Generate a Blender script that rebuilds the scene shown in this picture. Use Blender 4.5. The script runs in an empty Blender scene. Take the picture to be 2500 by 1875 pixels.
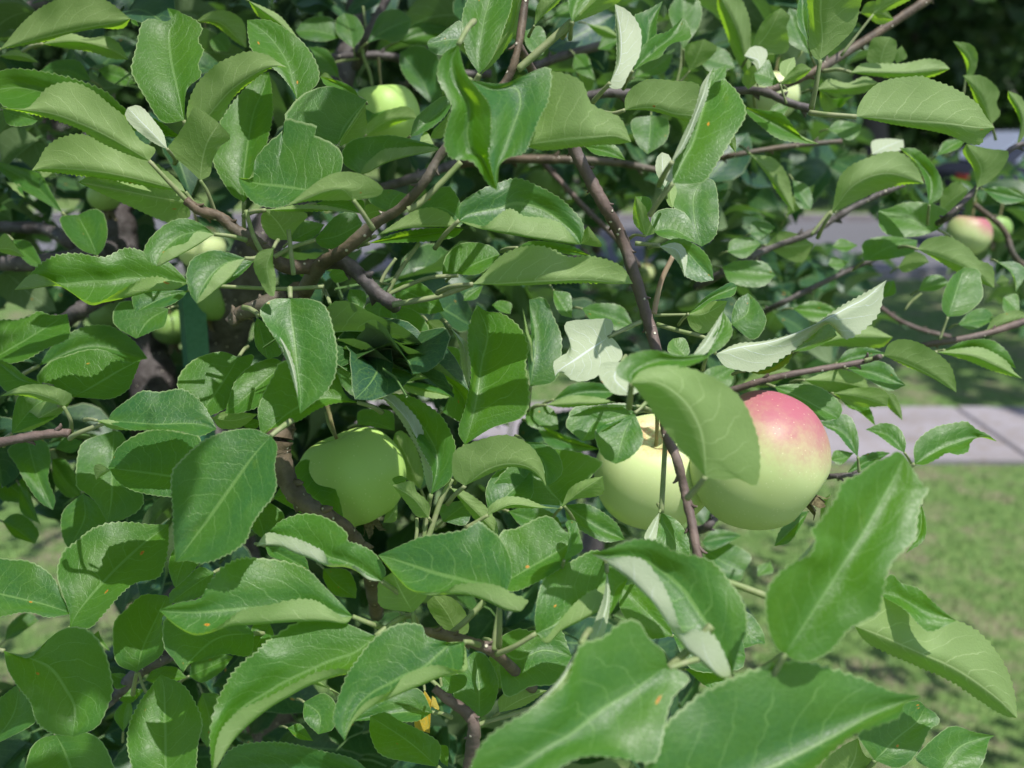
import bpy, math, random
import numpy as np
from mathutils import Vector, Matrix, Quaternion
random.seed(7)
RG = np.random.default_rng(7)
SC = bpy.context.scene
COL = SC.collection

# ------------------------------------------------------------------ camera
F = 2404.0                      # focal length in pixels of a 2500 px wide picture
PITCH = math.atan(627.0 / F)
cam = bpy.data.cameras.new('camera')
camo = bpy.data.objects.new('camera', cam)
COL.objects.link(camo)
camo.location = (0, 0, 1.5)
camo.rotation_euler = (math.pi / 2 - PITCH, 0, 0)
cam.lens = 36 * F / 2500
cam.sensor_width = 36
cam.clip_start = 0.05
cam.clip_end = 400
cam.dof.use_dof = True
cam.dof.focus_distance = 0.54
cam.dof.aperture_fstop = 7.5
SC.camera = camo

# ------------------------------------------------------------------ light
SUNV = Vector((0.30, -0.34, 1.0)).normalized()
w = bpy.data.worlds.new('World'); SC.world = w; w.use_nodes = True
nt = w.node_tree
sky = nt.nodes.new('ShaderNodeTexSky'); sky.sky_type = 'NISHITA'; sky.sun_disc = False
sky.sun_elevation = math.asin(SUNV.z)
sky.sun_rotation = math.atan2(SUNV.x, SUNV.y)
sky.air_density = 1.0; sky.dust_density = 1.2; sky.ozone_density = 1.0
bg = nt.nodes['Background']; bg.inputs['Strength'].default_value = 0.15
nt.links.new(sky.outputs[0], bg.inputs[0])
sl = bpy.data.lights.new('sun', 'SUN'); sl.energy = 4.6; sl.angle = math.radians(0.55); sl.color = (1, 0.965, 0.91)
so = bpy.data.objects.new('sun', sl); COL.objects.link(so)
so.rotation_euler = SUNV.to_track_quat('Z', 'Y').to_euler()
SC.view_settings.view_transform = 'Standard'
SC.view_settings.look = 'None'
SC.view_settings.exposure = 0.45
SC.view_settings.gamma = 1
SC.view_settings.use_curve_mapping = False
SC.cycles.max_bounces = 5
SC.cycles.transmission_bounces = 6

# ------------------------------------------------------------------ pixel -> point
cp, sp = math.cos(PITCH), math.sin(PITCH)
def PW(x, y, d):
    """picture position (2500 px frame) and distance -> world, works on arrays"""
    X = (x - 1250.0) / F * d
    Y = -(y - 937.5) / F * d
    return X, d * cp + Y * sp, 1.5 + Y * cp - d * sp
def V(x, y, d):
    return Vector(PW(x, y, d))
S = 700.0 / 2212.0
def tile(rc, x, y):
    return int(rc[1]) * 600 + x * S, int(rc[0]) * 450 + y * S

# ------------------------------------------------------------------ node helpers
class NB:
    def __init__(s, name):
        s.m = bpy.data.materials.new(name); s.m.use_nodes = True
        s.t = s.m.node_tree; s.t.nodes.clear()
    def n(s, typ, **k):
        nd = s.t.nodes.new(typ)
        for a, b in k.items(): setattr(nd, a, b)
        return nd
    def put(s, sock, v):
        if isinstance(v, bpy.types.NodeSocket): s.t.links.new(v, sock)
        elif v is not None:
            if sock.type == 'RGBA' and len(v) == 3: v = (*v, 1)
            sock.default_value = v
    def math(s, op, a, b=None, c=None, clamp=False):
        nd = s.n('ShaderNodeMath', operation=op, use_clamp=clamp)
        s.put(nd.inputs[0], a)
        if b is not None: s.put(nd.inputs[1], b)
        if c is not None: s.put(nd.inputs[2], c)
        return nd.outputs[0]
    def mix(s, f, a, b, mode='MIX'):
        nd = s.n('ShaderNodeMix', data_type='RGBA', blend_type=mode, clamp_factor=True)
        s.put(nd.inputs[0], f); s.put(nd.inputs[6], a); s.put(nd.inputs[7], b)
        return nd.outputs[2]
    def noise(s, vec, scale, detail=3, rough=0.5):
        nd = s.n('ShaderNodeTexNoise'); s.put(nd.inputs['Vector'], vec)
        nd.inputs['Scale'].default_value = scale; nd.inputs['Detail'].default_value = detail
        nd.inputs['Roughness'].default_value = rough
        return nd.outputs[0], nd.outputs[1]
    def step(s, v, a, b):
        nd = s.n('ShaderNodeMapRange', interpolation_type='SMOOTHSTEP')
        s.put(nd.inputs[0], v)
        nd.inputs[1].default_value = a; nd.inputs[2].default_value = b
        return nd.outputs[0]
    def out(s, sh):
        o = s.n('ShaderNodeOutputMaterial'); s.t.links.new(sh, o.inputs[0]); return s.m
    def bsdf(s, col, rough=.5, spec=.5, normal=None):
        p = s.n('ShaderNodeBsdfPrincipled')
        s.put(p.inputs['Base Color'], col); s.put(p.inputs['Roughness'], rough)
        s.put(p.inputs['Specular IOR Level'], spec)
        if normal is not None: s.put(p.inputs['Normal'], normal)
        return p
    def bump(s, h, strength, dist):
        b = s.n('ShaderNodeBump'); b.inputs['Strength'].default_value = strength
        b.inputs['Distance'].default_value = dist; s.put(b.inputs['Height'], h)
        return b.outputs[0]

def leaf_material(name, top, low, trans, tw=0.36, rough=0.43, rand_island=False, yellow=False):
    b = NB(name)
    uv = b.n('ShaderNodeUVMap').outputs[0]
    sep = b.n('ShaderNodeSeparateXYZ'); b.put(sep.inputs[0], uv)
    u, v = sep.outputs[0], sep.outputs[1]
    av = b.math('ABSOLUTE', b.math('MULTIPLY_ADD', v, 2.0, -1.0))
    geo = b.n('ShaderNodeNewGeometry'); obj = b.n('ShaderNodeObjectInfo')
    rnd = geo.outputs['Random Per Island'] if rand_island else obj.outputs['Random']
    tc = b.n('ShaderNodeTexCoord').outputs['Object']
    comb = b.n('ShaderNodeCombineXYZ'); b.put(comb.inputs[0], u); b.put(comb.inputs[1], v); b.put(comb.inputs[2], b.math('MULTIPLY', rnd, 37.0))
    wob = b.noise(comb.outputs[0], 5, 2)[0]
    # side veins
    t = b.math('ADD', b.math('SUBTRACT', b.math('MULTIPLY', u, 8.0), b.math('MULTIPLY', b.math('POWER', av, 1.25), 2.1)), b.math('MULTIPLY', wob, 0.9))
    fr = b.math('ABSOLUTE', b.math('SUBTRACT', b.math('FRACT', t), 0.5))        # 0 on a vein
    side = b.math('MULTIPLY', b.math('SUBTRACT', 1.0, b.step(fr, 0.005, 0.045)), b.math('SUBTRACT', 1.0, b.step(av, 0.6, 0.98)))
    rib = b.math('SUBTRACT', 1.0, b.step(av, 0.014, 0.045))
    vein = b.math('MAXIMUM', b.math('MULTIPLY', side, 0.7), rib)
    rim = b.step(av, 0.96, 0.99)
    big = b.noise(comb.outputs[0], 2.2, 3)[0]
    fine = b.noise(tc, 900, 3, .6)[0]
    mott = b.noise(tc, 260, 4, .6)[0]
    # colours
    hue = b.mix(rnd, top, (top[0] * 0.50, top[1] * 0.66, top[2] * 3.2))
    topc = b.mix(b.math('MULTIPLY', b.step(big, .35, .7), 0.5), hue, (top[0] * 1.7, top[1] * 1.3, top[2] * 0.8))
    topc = b.mix(b.math('MULTIPLY', b.step(mott, .4, .7), .3), topc, (top[0] * .6, top[1] * .68, top[2] * .6))
    net = b.n('ShaderNodeTexVoronoi', feature='DISTANCE_TO_EDGE'); net.inputs['Scale'].default_value = 380; dv = b.n('ShaderNodeVectorMath', operation='MULTIPLY_ADD'); b.put(dv.inputs[0], b.noise(tc, 240, 3)[1]); dv.inputs[1].default_value = (.004, .004, .004); b.put(dv.inputs[2], tc); b.put(net.inputs['Vector'], dv.outputs[0])
    netl = b.math('SUBTRACT', 1.0, b.step(net.outputs['Distance'], .01, .10))
    topc = b.mix(b.math('MULTIPLY', netl, .28), topc, (0.10, 0.22, 0.05))
    yel = b.math('MULTIPLY', b.step(b.noise(comb.outputs[0], 3.1, 5, .65)[0], .62, .78), .5)
    topc = b.mix(yel, topc, (0.13, 0.20, 0.02))
    topc = b.mix(b.math('MULTIPLY', vein, 0.72), topc, (0.15, 0.27, 0.08))
    topc = b.mix(b.math('MULTIPLY', rim, 0.5), topc, (0.38, 0.47, 0.24))
    lowc = b.mix(b.math('MULTIPLY', vein, 0.95), low, (min(.62, low[0] * 2.0), min(.66, low[1] * 1.75), low[2] * 2.2))
    lowc = b.mix(b.math('MULTIPLY', fine, 0.35), lowc, (low[0] * .72, low[1] * .76, low[2] * .7))
    # rust spots
    vo = b.n('ShaderNodeTexVoronoi'); vo.inputs['Scale'].default_value = 5.5; b.put(vo.inputs['Vector'], comb.outputs[0])
    cs = b.n('ShaderNodeSeparateColor'); b.put(cs.inputs[0], vo.outputs['Color'])
    dist = b.math('ADD', vo.outputs['Distance'], b.math('MULTIPLY', b.noise(tc, 700, 3)[0], 0.12))
    spot = b.math('MULTIPLY', b.math('SUBTRACT', 1.0, b.step(dist, 0.13, 0.19)), b.math('GREATER_THAN', cs.outputs[0], 0.90))
    spotc = b.mix(b.step(dist, .07, .14), (0.35, 0.11, 0.02), (0.62, 0.30, 0.03))
    topc = b.mix(spot, topc, spotc); lowc = b.mix(b.math('MULTIPLY', spot, .7), lowc, spotc)
    col = b.mix(geo.outputs['Backfacing'], topc, lowc)
    r = b.mix(geo.outputs['Backfacing'], (rough,) * 3, (0.62,) * 3)
    rr = b.math('ADD', r, b.math('MULTIPLY', b.math('SUBTRACT', mott, .5), .25))
    h = b.math('ADD', b.math('ADD', b.math('MULTIPLY', vein, -0.5), b.math('MULTIPLY', netl, -.25)), b.math('ADD', b.math('MULTIPLY', mott, 0.35), b.math('MULTIPLY', b.step(fr, 0.0, .5), 0.2)))
    nrm = b.bump(h, 0.36, 0.0005)
    p = b.bsdf(col, rr, 0.40, nrm)
    trc = b.mix(b.math('MULTIPLY', vein, 0.5), trans, (trans[0] * 1.15, min(.85, trans[1] * 1.15), trans[2] * 4))
    trc = b.mix(spot, trc, (0.4, 0.14, 0.0))
    tr = b.n('ShaderNodeBsdfTranslucent'); b.put(tr.inputs[0], trc); b.put(tr.inputs['Normal'], nrm)
    mx = b.n('ShaderNodeMixShader'); mx.inputs[0].default_value = tw
    b.t.links.new(p.outputs[0], mx.inputs[1]); b.t.links.new(tr.outputs[0], mx.inputs[2])
    return b.out(mx.outputs[0])

TOP = (0.043, 0.132, 0.011); LOW = (0.235, 0.33, 0.125); TRN = (0.40, 0.74, 0.025)
M_LEAF = leaf_material('leaf_green', TOP, LOW, TRN, tw=.40)
M_DOWN_LIT = leaf_material('leaf_downy_lit', TOP, (0.38, 0.43, 0.30), TRN, tw=.28)  # downy underside, with sunlit brightness put into its paler colour
M_YEL = leaf_material('leaf_yellow', (0.42, 0.30, 0.02), (0.5, 0.4, 0.08), (0.7, 0.45, 0.02))
M_FOL_SHADE = leaf_material('leaf_far_shaded', (.024, .076, .018), (.15, .22, .10), (.14, .32, .04), tw=.22, rand_island=True)  # same leaves, darker: the crown's inner shade is put into the colour

def simple(name, c1, c2, scale, rough=.7, bump=.3, bd=.002, spec=.3, detail=5):
    b = NB(name); tc = b.n('ShaderNodeTexCoord').outputs['Object']
    f = b.noise(tc, scale, detail, .6)[0]
    col = b.mix(b.step(f, .3, .7), c1, c2)
    return b.out(b.bsdf(col, rough, spec, b.bump(f, bump, bd)).outputs[0])

def bark_material(name, c1, c2, c3):
    b = NB(name); tc = b.n('ShaderNodeTexCoord').outputs['Object']
    f = b.noise(tc, 90, 5, .6)[0]; g = b.noise(tc, 25, 3)[0]
    col = b.mix(b.step(f, .35, .65), c1, c2)
    col = b.mix(b.math('MULTIPLY', b.step(g, .45, .65), .6), col, c3)
    vo = b.n('ShaderNodeTexVoronoi'); vo.inputs['Scale'].default_value = 210; b.put(vo.inputs['Vector'], tc)
    cs = b.n('ShaderNodeSeparateColor'); b.put(cs.inputs[0], vo.outputs['Color'])
    dot = b.math('MULTIPLY', b.math('SUBTRACT', 1.0, b.step(vo.outputs['Distance'], .12, .24)), b.math('GREATER_THAN', cs.outputs[0], .72))
    col = b.mix(dot, col, (.5, .46, .38))
    h = b.math('ADD', f, b.math('MULTIPLY', dot, .5))
    return b.out(b.bsdf(col, .6, .3, b.bump(h, .9, .0016)).outputs[0])
M_BARK = bark_material('bark_brown', (.058, .044, .030), (.135, .10, .068), (.12, .11, .095))
M_TWIG = bark_material('bark_young', (.095, .068, .060), (.155, .11, .095), (.10, .085, .085))
M_GREY = bark_material('bark_grey', (.05, .042, .04), (.13, .115, .115), (.09, .075, .075))
M_PET = simple('petiole_skin', (.15, .21, .075), (.24, .26, .14), 120, .55, .1)
M_PETR = simple('petiole_red', (.26, .15, .12), (.30, .25, .16), 90, .5, .1)

# ------------------------------------------------------------------ object helpers
def mesh(name, verts, faces, mats, uvs=None, midx=None, smooth=True):
    me = bpy.data.meshes.new(name)
    me.from_pydata([tuple(v) for v in verts], [], [tuple(f) for f in faces])
    for m in (mats if isinstance(mats, (list, tuple)) else [mats]): me.materials.append(m)
    if uvs is not None:
        l = me.uv_layers.new(name='UVMap')
        idx = np.empty(len(me.loops), dtype=np.int32); me.loops.foreach_get('vertex_index', idx)
        l.data.foreach_set('uv', np.asarray(uvs, dtype=np.float32)[idx].ravel())
    if midx is not None: me.polygons.foreach_set('material_index', np.asarray(midx, dtype=np.int32))
    if smooth: me.polygons.foreach_set('use_smooth', np.ones(len(me.polygons), dtype=bool))
    me.update()
    return me
def link(name, me, parent=None):
    o = bpy.data.objects.new(name, me); COL.objects.link(o)
    if parent is not None: o.parent = parent
    return o
def thing(name, label, cat, loc=(0, 0, 0), group=None):
    o = bpy.data.objects.new(name, None); COL.objects.link(o); o.location = loc
    o.empty_display_size = .05
    o['label'] = label; o['category'] = cat
    if group: o['group'] = group
    return o

def cr(pts, n, closed=False):
    """Catmull-Rom through pts, n samples uniformly in index space"""
    P = np.asarray(pts, float)
    P = np.vstack([2 * P[0] - P[1], P, 2 * P[-1] - P[-2]])
    t = np.linspace(0, len(pts) - 1, n); i = np.minimum(t.astype(int), len(pts) - 2); f = (t - i)[:, None]
    a, b_, c, d = P[i], P[i + 1], P[i + 2], P[i + 3]
    return 0.5 * ((2 * b_) + (-a + c) * f + (2 * a - 5 * b_ + 4 * c - d) * f ** 2 + (-a + 3 * b_ - 3 * c + d) * f ** 3)
def arc(P, n):
    seg = np.linalg.norm(np.diff(P, axis=0), axis=1); s = np.r_[0, np.cumsum(seg)]
    t = np.linspace(0, s[-1], n)
    return np.stack([np.interp(t, s, P[:, k]) for k in range(P.shape[1])], 1)

def tube_data(pts, radii, seg=8, n=None, knots=0.0, cap=True):
    P = np.asarray(pts, float)
    n = n or max(4, len(P) * 5)
    C = cr(P, n); R = np.interp(np.linspace(0, 1, n), np.linspace(0, 1, len(radii)), radii)
    if knots: R = R * (1 + knots * (RG.random(n) - .3))
    T = np.gradient(C, axis=0); T /= np.linalg.norm(T, axis=1)[:, None]
    up = np.array([0.13, 0.31, 0.94]); vs = []; fs = []
    for k in range(n):
        a = np.cross(T[k], up); a /= np.linalg.norm(a); b_ = np.cross(T[k], a)
        for j in range(seg):
            th = 2 * math.pi * j / seg
            vs.append(C[k] + R[k] * (a * math.cos(th) + b_ * math.sin(th)))
    for k in range(n - 1):
        for j in range(seg):
            q = (j + 1) % seg
            fs.append((k * seg + j, k * seg + q, (k + 1) * seg + q, (k + 1) * seg + j))
    if cap:
        fs.append(tuple(range(seg))[::-1]); fs.append(tuple((n - 1) * seg + j for j in range(seg)))
    return vs, fs

# ------------------------------------------------------------------ the setting
def sheet(name, x0, y0, x1, y1, z, mat, parent=None, kind='structure'):
    me = mesh(name, [(x0, y0, z), (x1, y0, z), (x1, y1, z), (x0, y1, z)], [(0, 1, 2, 3)], mat, smooth=False)
    o = link(name, me, parent)
    if parent is None: o['kind'] = kind
    return o
b = NB('lawn_soil'); tc = b.n('ShaderNodeTexCoord').outputs['Object']
f1 = b.noise(tc, 1.1, 5, .6)[0]; f2 = b.noise(tc, 22, 5, .7)[0]; f3 = b.noise(tc, 5, 5, .7)[0]
c = b.mix(b.step(f2, .3, .7), (.065, .13, .032), (.15, .235, .07))
c = b.mix(b.math('MULTIPLY', b.step(b.math('ADD', f3, b.math('MULTIPLY', f1, .4)), .66, .86), .65), c, (.22, .175, .13))
M_LAWN = b.out(b.bsdf(c, .9, .15, b.bump(f2, 1.0, .03)).outputs[0])
b = NB('concrete'); tc = b.n('ShaderNodeTexCoord').outputs['Object']
f1 = b.noise(tc, 3.0, 6, .65)[0]; f2 = b.noise(tc, 60, 4, .7)[0]; f3 = b.noise(tc, 14, 5, .7)[0]
c = b.mix(b.step(f1, .3, .7), (.27, .25, .27), (.21, .19, .195)); c = b.mix(b.math('MULTIPLY', b.step(f2, .5, .7), .4), c, (.2, .19, .18))
c = b.mix(b.math('MULTIPLY', b.step(f3, .5, .66), .6), c, (.17, .13, .09))
M_CONC = b.out(b.bsdf(c, .85, .2, b.bump(f2, .4, .003)).outputs[0])
M_ROAD = simple('asphalt', (.09, .09, .10), (.14, .14, .155), 30, .8, .5, .004)

lawn = sheet('lawn', -120, -6, 120, 200, 0.0, M_LAWN)
ANG = math.radians(-2.2)
def rot(x, y, cx=1.6, cy=4.8):
    dx, dy = x - cx, y - cy
    return cx + dx * math.cos(ANG) - dy * math.sin(ANG), cy + dx * math.sin(ANG) + dy * math.cos(ANG)
def slab_mesh(x0, y0, x1, y1, z0, z1, mat, bev=.008):
    b4 = [(x0, y0), (x1, y0), (x1, y1), (x0, y1)]
    t4 = [(x0 + bev, y0 + bev), (x1 - bev, y0 + bev), (x1 - bev, y1 - bev), (x0 + bev, y1 - bev)]
    vs = [(*rot(*p), z0) for p in b4] + [(*rot(*p), z1 - bev) for p in b4] + [(*rot(*p), z1) for p in t4]
    fs = [(8, 9, 10, 11)]
    for r in (0, 4):
        for j in range(4):
            q = (j + 1) % 4; fs.append((r + j, r + q, r + 4 + q, r + 4 + j))
    return mesh('paving', vs, fs, mat, smooth=False)
pav = bpy.data.objects.new('pavement', None); COL.objects.link(pav); pav['kind'] = 'structure'
xs = -6.0
while xs < 9:
    link('slab', slab_mesh(xs, 4.30, xs + 1.188, 5.18, -.02, .035 + random.uniform(-.004, .004), M_CONC), pav); xs += 1.2
road = link('road', mesh('road', [(*rot(-60, 10.2), .004), (*rot(60, 10.2), .004), (*rot(60, 16.4), .004), (*rot(-60, 16.4), .004)], [(0, 1, 2, 3)], M_ROAD, smooth=False))
road['kind'] = 'structure'
for y0 in (10.05, 16.4):
    k = link('kerb', slab_mesh(-60, y0, 60, y0 + .15, 0, .12, M_CONC)); k['kind'] = 'structure'

# grass blades on the part of the lawn in front
def grass():
    n = 52000
    y = 1.9 + RG.random(n) ** 1.2 * 5.6; x = (RG.random(n) - .5) * 2 * (y * .62 + .4) + .15 * y
    yr = y - (x - 1.6) * math.tan(ANG)
    k = (yr < 4.335) | (yr > 5.15); x, y = x[k], y[k]; n = len(x)
    h = (.010 + RG.random(n) * .020); a = RG.random(n) * 6.283; l = (RG.random(n) - .2) * .03; wd = .0016 + .0014 * RG.random(n)
    dx, dy = np.cos(a), np.sin(a)
    v = np.zeros((n, 4, 3))
    v[:, 0] = np.stack([x - dy * wd, y + dx * wd, 0 * x], 1); v[:, 1] = np.stack([x + dy * wd, y - dx * wd, 0 * x], 1)
    v[:, 2] = np.stack([x + dy * wd * .7 + dx * l * .5, y - dx * wd * .7 + dy * l * .5, h * .6], 1)
    v[:, 3] = np.stack([x + dx * l, y + dy * l, h], 1)
    me = bpy.data.meshes.new('grass')
    V_ = v.reshape(-1, 3); me.vertices.add(len(V_)); me.vertices.foreach_set('co', V_.ravel())
    me.loops.add(4 * n); me.loops.foreach_set('vertex_index', np.arange(4 * n, dtype=np.int32))
    me.polygons.add(n); me.polygons.foreach_set('loop_start', np.arange(0, 4 * n, 4, dtype=np.int32))
    me.update(calc_edges=True)
    b = NB('grass_blade'); g = b.n('ShaderNodeNewGeometry').outputs['Random Per Island']
    tc = b.n('ShaderNodeTexCoord').outputs['Object']; ff = b.noise(tc, 3, 4, .65)[0]
    c = b.mix(g, (.07, .15, .032), (.19, .31, .09)); c = b.mix(b.math('MULTIPLY', b.step(ff, .54, .70), .55), c, (.25, .22, .14))
    me.materials.append(b.out(b.bsdf(c, .6, .3).outputs[0]))
    o = link('grass', me); o['kind'] = 'stuff'; o['label'] = 'short mown grass of the lawn in front of and behind the pavement'; o['category'] = 'grass'
grass()

# ------------------------------------------------------------------ far trees and car
M_FARLEAF_SHADED = NB('far_foliage_shaded')
b = M_FARLEAF_SHADED; g = b.n('ShaderNodeNewGeometry').outputs['Random Per Island']
c = b.mix(g, (.018, .045, .014), (.045, .10, .028))  # very dark greens, with the shade of the crowns put into them
p_ = b.bsdf(c, .5, .3); t_ = b.n('ShaderNodeBsdfTranslucent'); b.put(t_.inputs[0], (.05, .13, .02))
mx = b.n('ShaderNodeMixShader'); mx.inputs[0].default_value = .15
b.t.links.new(p_.outputs[0], mx.inputs[1]); b.t.links.new(t_.outputs[0], mx.inputs[2]); M_FARLEAF_SHADED = b.out(mx.outputs[0])
def cloud(name, blobs, n, size, mat, parent):
    B = np.array(blobs, float); vol = B[:, 3] * B[:, 4] * B[:, 5]; ch = RG.choice(len(B), n, p=vol / vol.sum())
    d = RG.normal(size=(n, 3)); d /= np.linalg.norm(d, axis=1)[:, None]; d *= (RG.random(n) ** .4)[:, None]
    ctr = B[ch, :3] + d * B[ch, 3:6] + RG.normal(size=(n, 3)) * .12
    a = RG.normal(size=(n, 3)); a /= np.linalg.norm(a, axis=1)[:, None]
    c = np.cross(a, RG.normal(size=(n, 3))); c /= np.linalg.norm(c, axis=1)[:, None]
    s = (size * (.5 + RG.random(n)))[:, None]
    v = np.stack([ctr - a * s, ctr + c * s * .55, ctr + a * s, ctr - c * s * .55], 1).reshape(-1, 3)
    me = bpy.data.meshes.new(name); me.vertices.add(4 * n); me.vertices.foreach_set('co', v.ravel())
    me.loops.add(4 * n); me.loops.foreach_set('vertex_index', np.arange(4 * n, dtype=np.int32))
    me.polygons.add(n); me.polygons.foreach_set('loop_start', np.arange(0, 4 * n, 4, dtype=np.int32)); me.update(calc_edges=True)
    me.materials.append(mat)
    return link(name, me, parent)
def shade_tree(x, y, h0, h1, r, label, n, trunk_r=.22, size=.16):
    t = thing('shade_tree', label, 'tree', (x, y, 0), 'tall shade trees beyond the apple tree')
    vs, fs = tube_data([(0, 0, -.1), (.1, .05, h0 * .6), (-.1, 0, h0 + 1), (.1, 0, (h0 + h1) / 2)], [trunk_r * 1.3, trunk_r, trunk_r * .9, trunk_r * .4], 10, 16, .1)
    link('trunk', mesh('trunk', vs, fs, M_GREY), t)
    for k in range(5):
        a = k * 1.3 + x; vs, fs = tube_data([(0, 0, h0 + .3 + .3 * k), (r * .4 * math.cos(a), r * .4 * math.sin(a), h0 + 1.4 + .3 * k), (r * .75 * math.cos(a), r * .75 * math.sin(a), h0 + 2 + .5 * k)], [trunk_r * .5, trunk_r * .3, trunk_r * .1], 7, 9)
        link('limb', mesh('limb', vs, fs, M_GREY), t)
    bl = []
    for k in range(26):
        a = RG.random() * 6.28; q = RG.random() ** .5 * r * .75; z = h0 + (h1 - h0) * (.08 + .84 * RG.random())
        s = r * (.25 + .18 * RG.random()); bl.append((q * math.cos(a), q * math.sin(a), z + s * .3, s, s, s * .6))
    cloud('crown', bl, n, size, M_FARLEAF_SHADED, t)
shade_tree(4.1, 7.2, 4.4, 10, 4.3, 'big shade tree at the kerb out of view, whose crown shades the lawn', 14000, .16, .14)  # unseen beside and above the frame; its crown shades the far lawn
shade_tree(7.5, 21, 1.6, 12, 5.5, 'dark leafy tree across the road filling the top corner of the view', 22000, .25, .17)
shade_tree(-1.5, 23, 1.7, 11, 5.5, 'dark leafy tree across the road seen through gaps in the apple leaves', 14000, .25, .2)
shade_tree(-11, 24, 1.7, 12, 6, 'dark leafy tree across the road farthest along the kerb', 12000, .25, .22)
shade_tree(17.5, 24, 1.5, 12, 6, 'dark leafy tree across the road behind the parked car', 14000, .25, .2)
wd = cloud('woods', [(x, 38 + 3 * math.sin(x), 4, 4, 3, 4.6) for x in range(-40, 52, 4)], 46000, .33, M_FARLEAF_SHADED, None)
wd['kind'] = 'stuff'; wd['label'] = 'dark belt of woodland far behind the road'; wd['category'] = 'woods'

def car():
    M_P = NB('car_paint'); M_P = M_P.out(M_P.bsdf((.02, .022, .035), .25, .6).outputs[0])
    M_G = NB('car_glass_reflect'); pg = M_G.bsdf((.32, .36, .46), .06, .9); M_G = M_G.out(pg.outputs[0])  # pale blue base colour carries the bright reflection in the windows
    M_R = NB('lamp_red'); M_R = M_R.out(M_R.bsdf((.5, .015, .012), .2, .6).outputs[0])
    M_K = NB('tyre_rubber'); M_K = M_K.out(M_K.bsdf((.02, .02, .02), .8).outputs[0])
    M_A = NB('rim_metal'); M_A = M_A.out(M_A.bsdf((.45, .45, .47), .35, .6).outputs[0])
    t = thing('parked_car', 'dark blue hatchback parked in the shade of the road', 'car', (7.6, 12.9, 0))
    t.rotation_euler = (0, 0, math.radians(176))
    prof = [(-2.0, .35), (-2.05, .75), (-1.95, .95), (-1.1, 1.02), (-.55, 1.42), (.2, 1.5), (1.1, 1.46), (1.75, 1.05), (2.0, .95), (2.05, .5), (1.95, .32)]
    vs = []; fs = []; m = len(prof)
    for yy, ins in ((-.84, .12), (-.78, 0), (.78, 0), (.84, .12)):
        for (x, z) in prof:
            ww = yy if z < 1.03 else yy * (.9 if z < 1.3 else .78)
            vs.append((x * (1 - ins * .25), ww, .32 + (z - .32) * (1 - ins * .1)))
    for r in range(3):
        for j in range(m):
            q = (j + 1) % m; fs.append((r * m + j, r * m + q, (r + 1) * m + q, (r + 1) * m + j))
    fs.append(tuple(range(m))); fs.append(tuple(3 * m + j for j in range(m))[::-1])
    body = link('body', mesh('body', vs, fs, M_P, smooth=False), t)
    def quad(name, P, mat, par=t):
        c = sum((Vector(p) for p in P), Vector()) / 4; 
        n = (Vector(P[1]) - Vector(P[0])).cross(Vector(P[2]) - Vector(P[0])).normalized() * .012
        A = [Vector(p) + n for p in P] + [Vector(p) - n for p in P]
        return link(name, mesh(name, A, [(0, 1, 2, 3), (7, 6, 5, 4), (0, 4, 5, 1), (1, 5, 6, 2), (2, 6, 7, 3), (3, 7, 4, 0)], mat, smooth=False), par)
    for s in (-1, 1):
        quad('window', [(-.92, s * .775, 1.06), (.1, s * .775, 1.06), (.1, s * .675, 1.4), (-.52, s * .675, 1.38)], M_G)
        quad('window', [(.18, s * .775, 1.06), (1.45, s * .775, 1.08), (1.1, s * .675, 1.39), (.18, s * .675, 1.4)], M_G)
        quad('tail_light', [(2.0, s * .8, .72), (2.0, s * .5, .72), (2.02, s * .5, .93), (2.0, s * .8, .93)], M_R)
        quad('headlight', [(-2.06, s * .8, .7), (-2.06, s * .45, .7), (-2.04, s * .45, .84), (-2.04, s * .8, .84)], M_A)
        for x in (-1.3, 1.3):
            wv, wf = [], []
            for (yy, r) in ((s * .68, .31), (s * .84, .33), (s * .86, .29)):
                for k in range(18):
                    a = k * math.pi / 9; wv.append((x + r * math.cos(a), yy, .32 + r * math.sin(a)))
            for q in range(2):
                for k in range(18): wf.append((q * 18 + k, q * 18 + (k + 1) % 18, (q + 1) * 18 + (k + 1) % 18, (q + 1) * 18 + k))
            wf.append(tuple(range(36, 54))); tw = link('wheel', mesh('wheel', wv, wf, M_K), t)
            rv = [(x + .2 * math.cos(k * math.pi / 9), s * .872, .32 + .2 * math.sin(k * math.pi / 9)) for k in range(18)] + [(x, s * .85, .32)]
            link('rim', mesh('rim', rv, [(k, (k + 1) % 18, 18) for k in range(18)], M_A), tw)
    quad('windscreen', [(-1.12, -.68, 1.05), (-1.12, .68, 1.05), (-.6, .58, 1.42), (-.6, -.58, 1.42)], M_G)
    quad('rear_window', [(1.7, -.66, 1.1), (1.7, .66, 1.1), (1.2, .56, 1.44), (1.2, -.56, 1.44)], M_G)
car()

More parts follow.
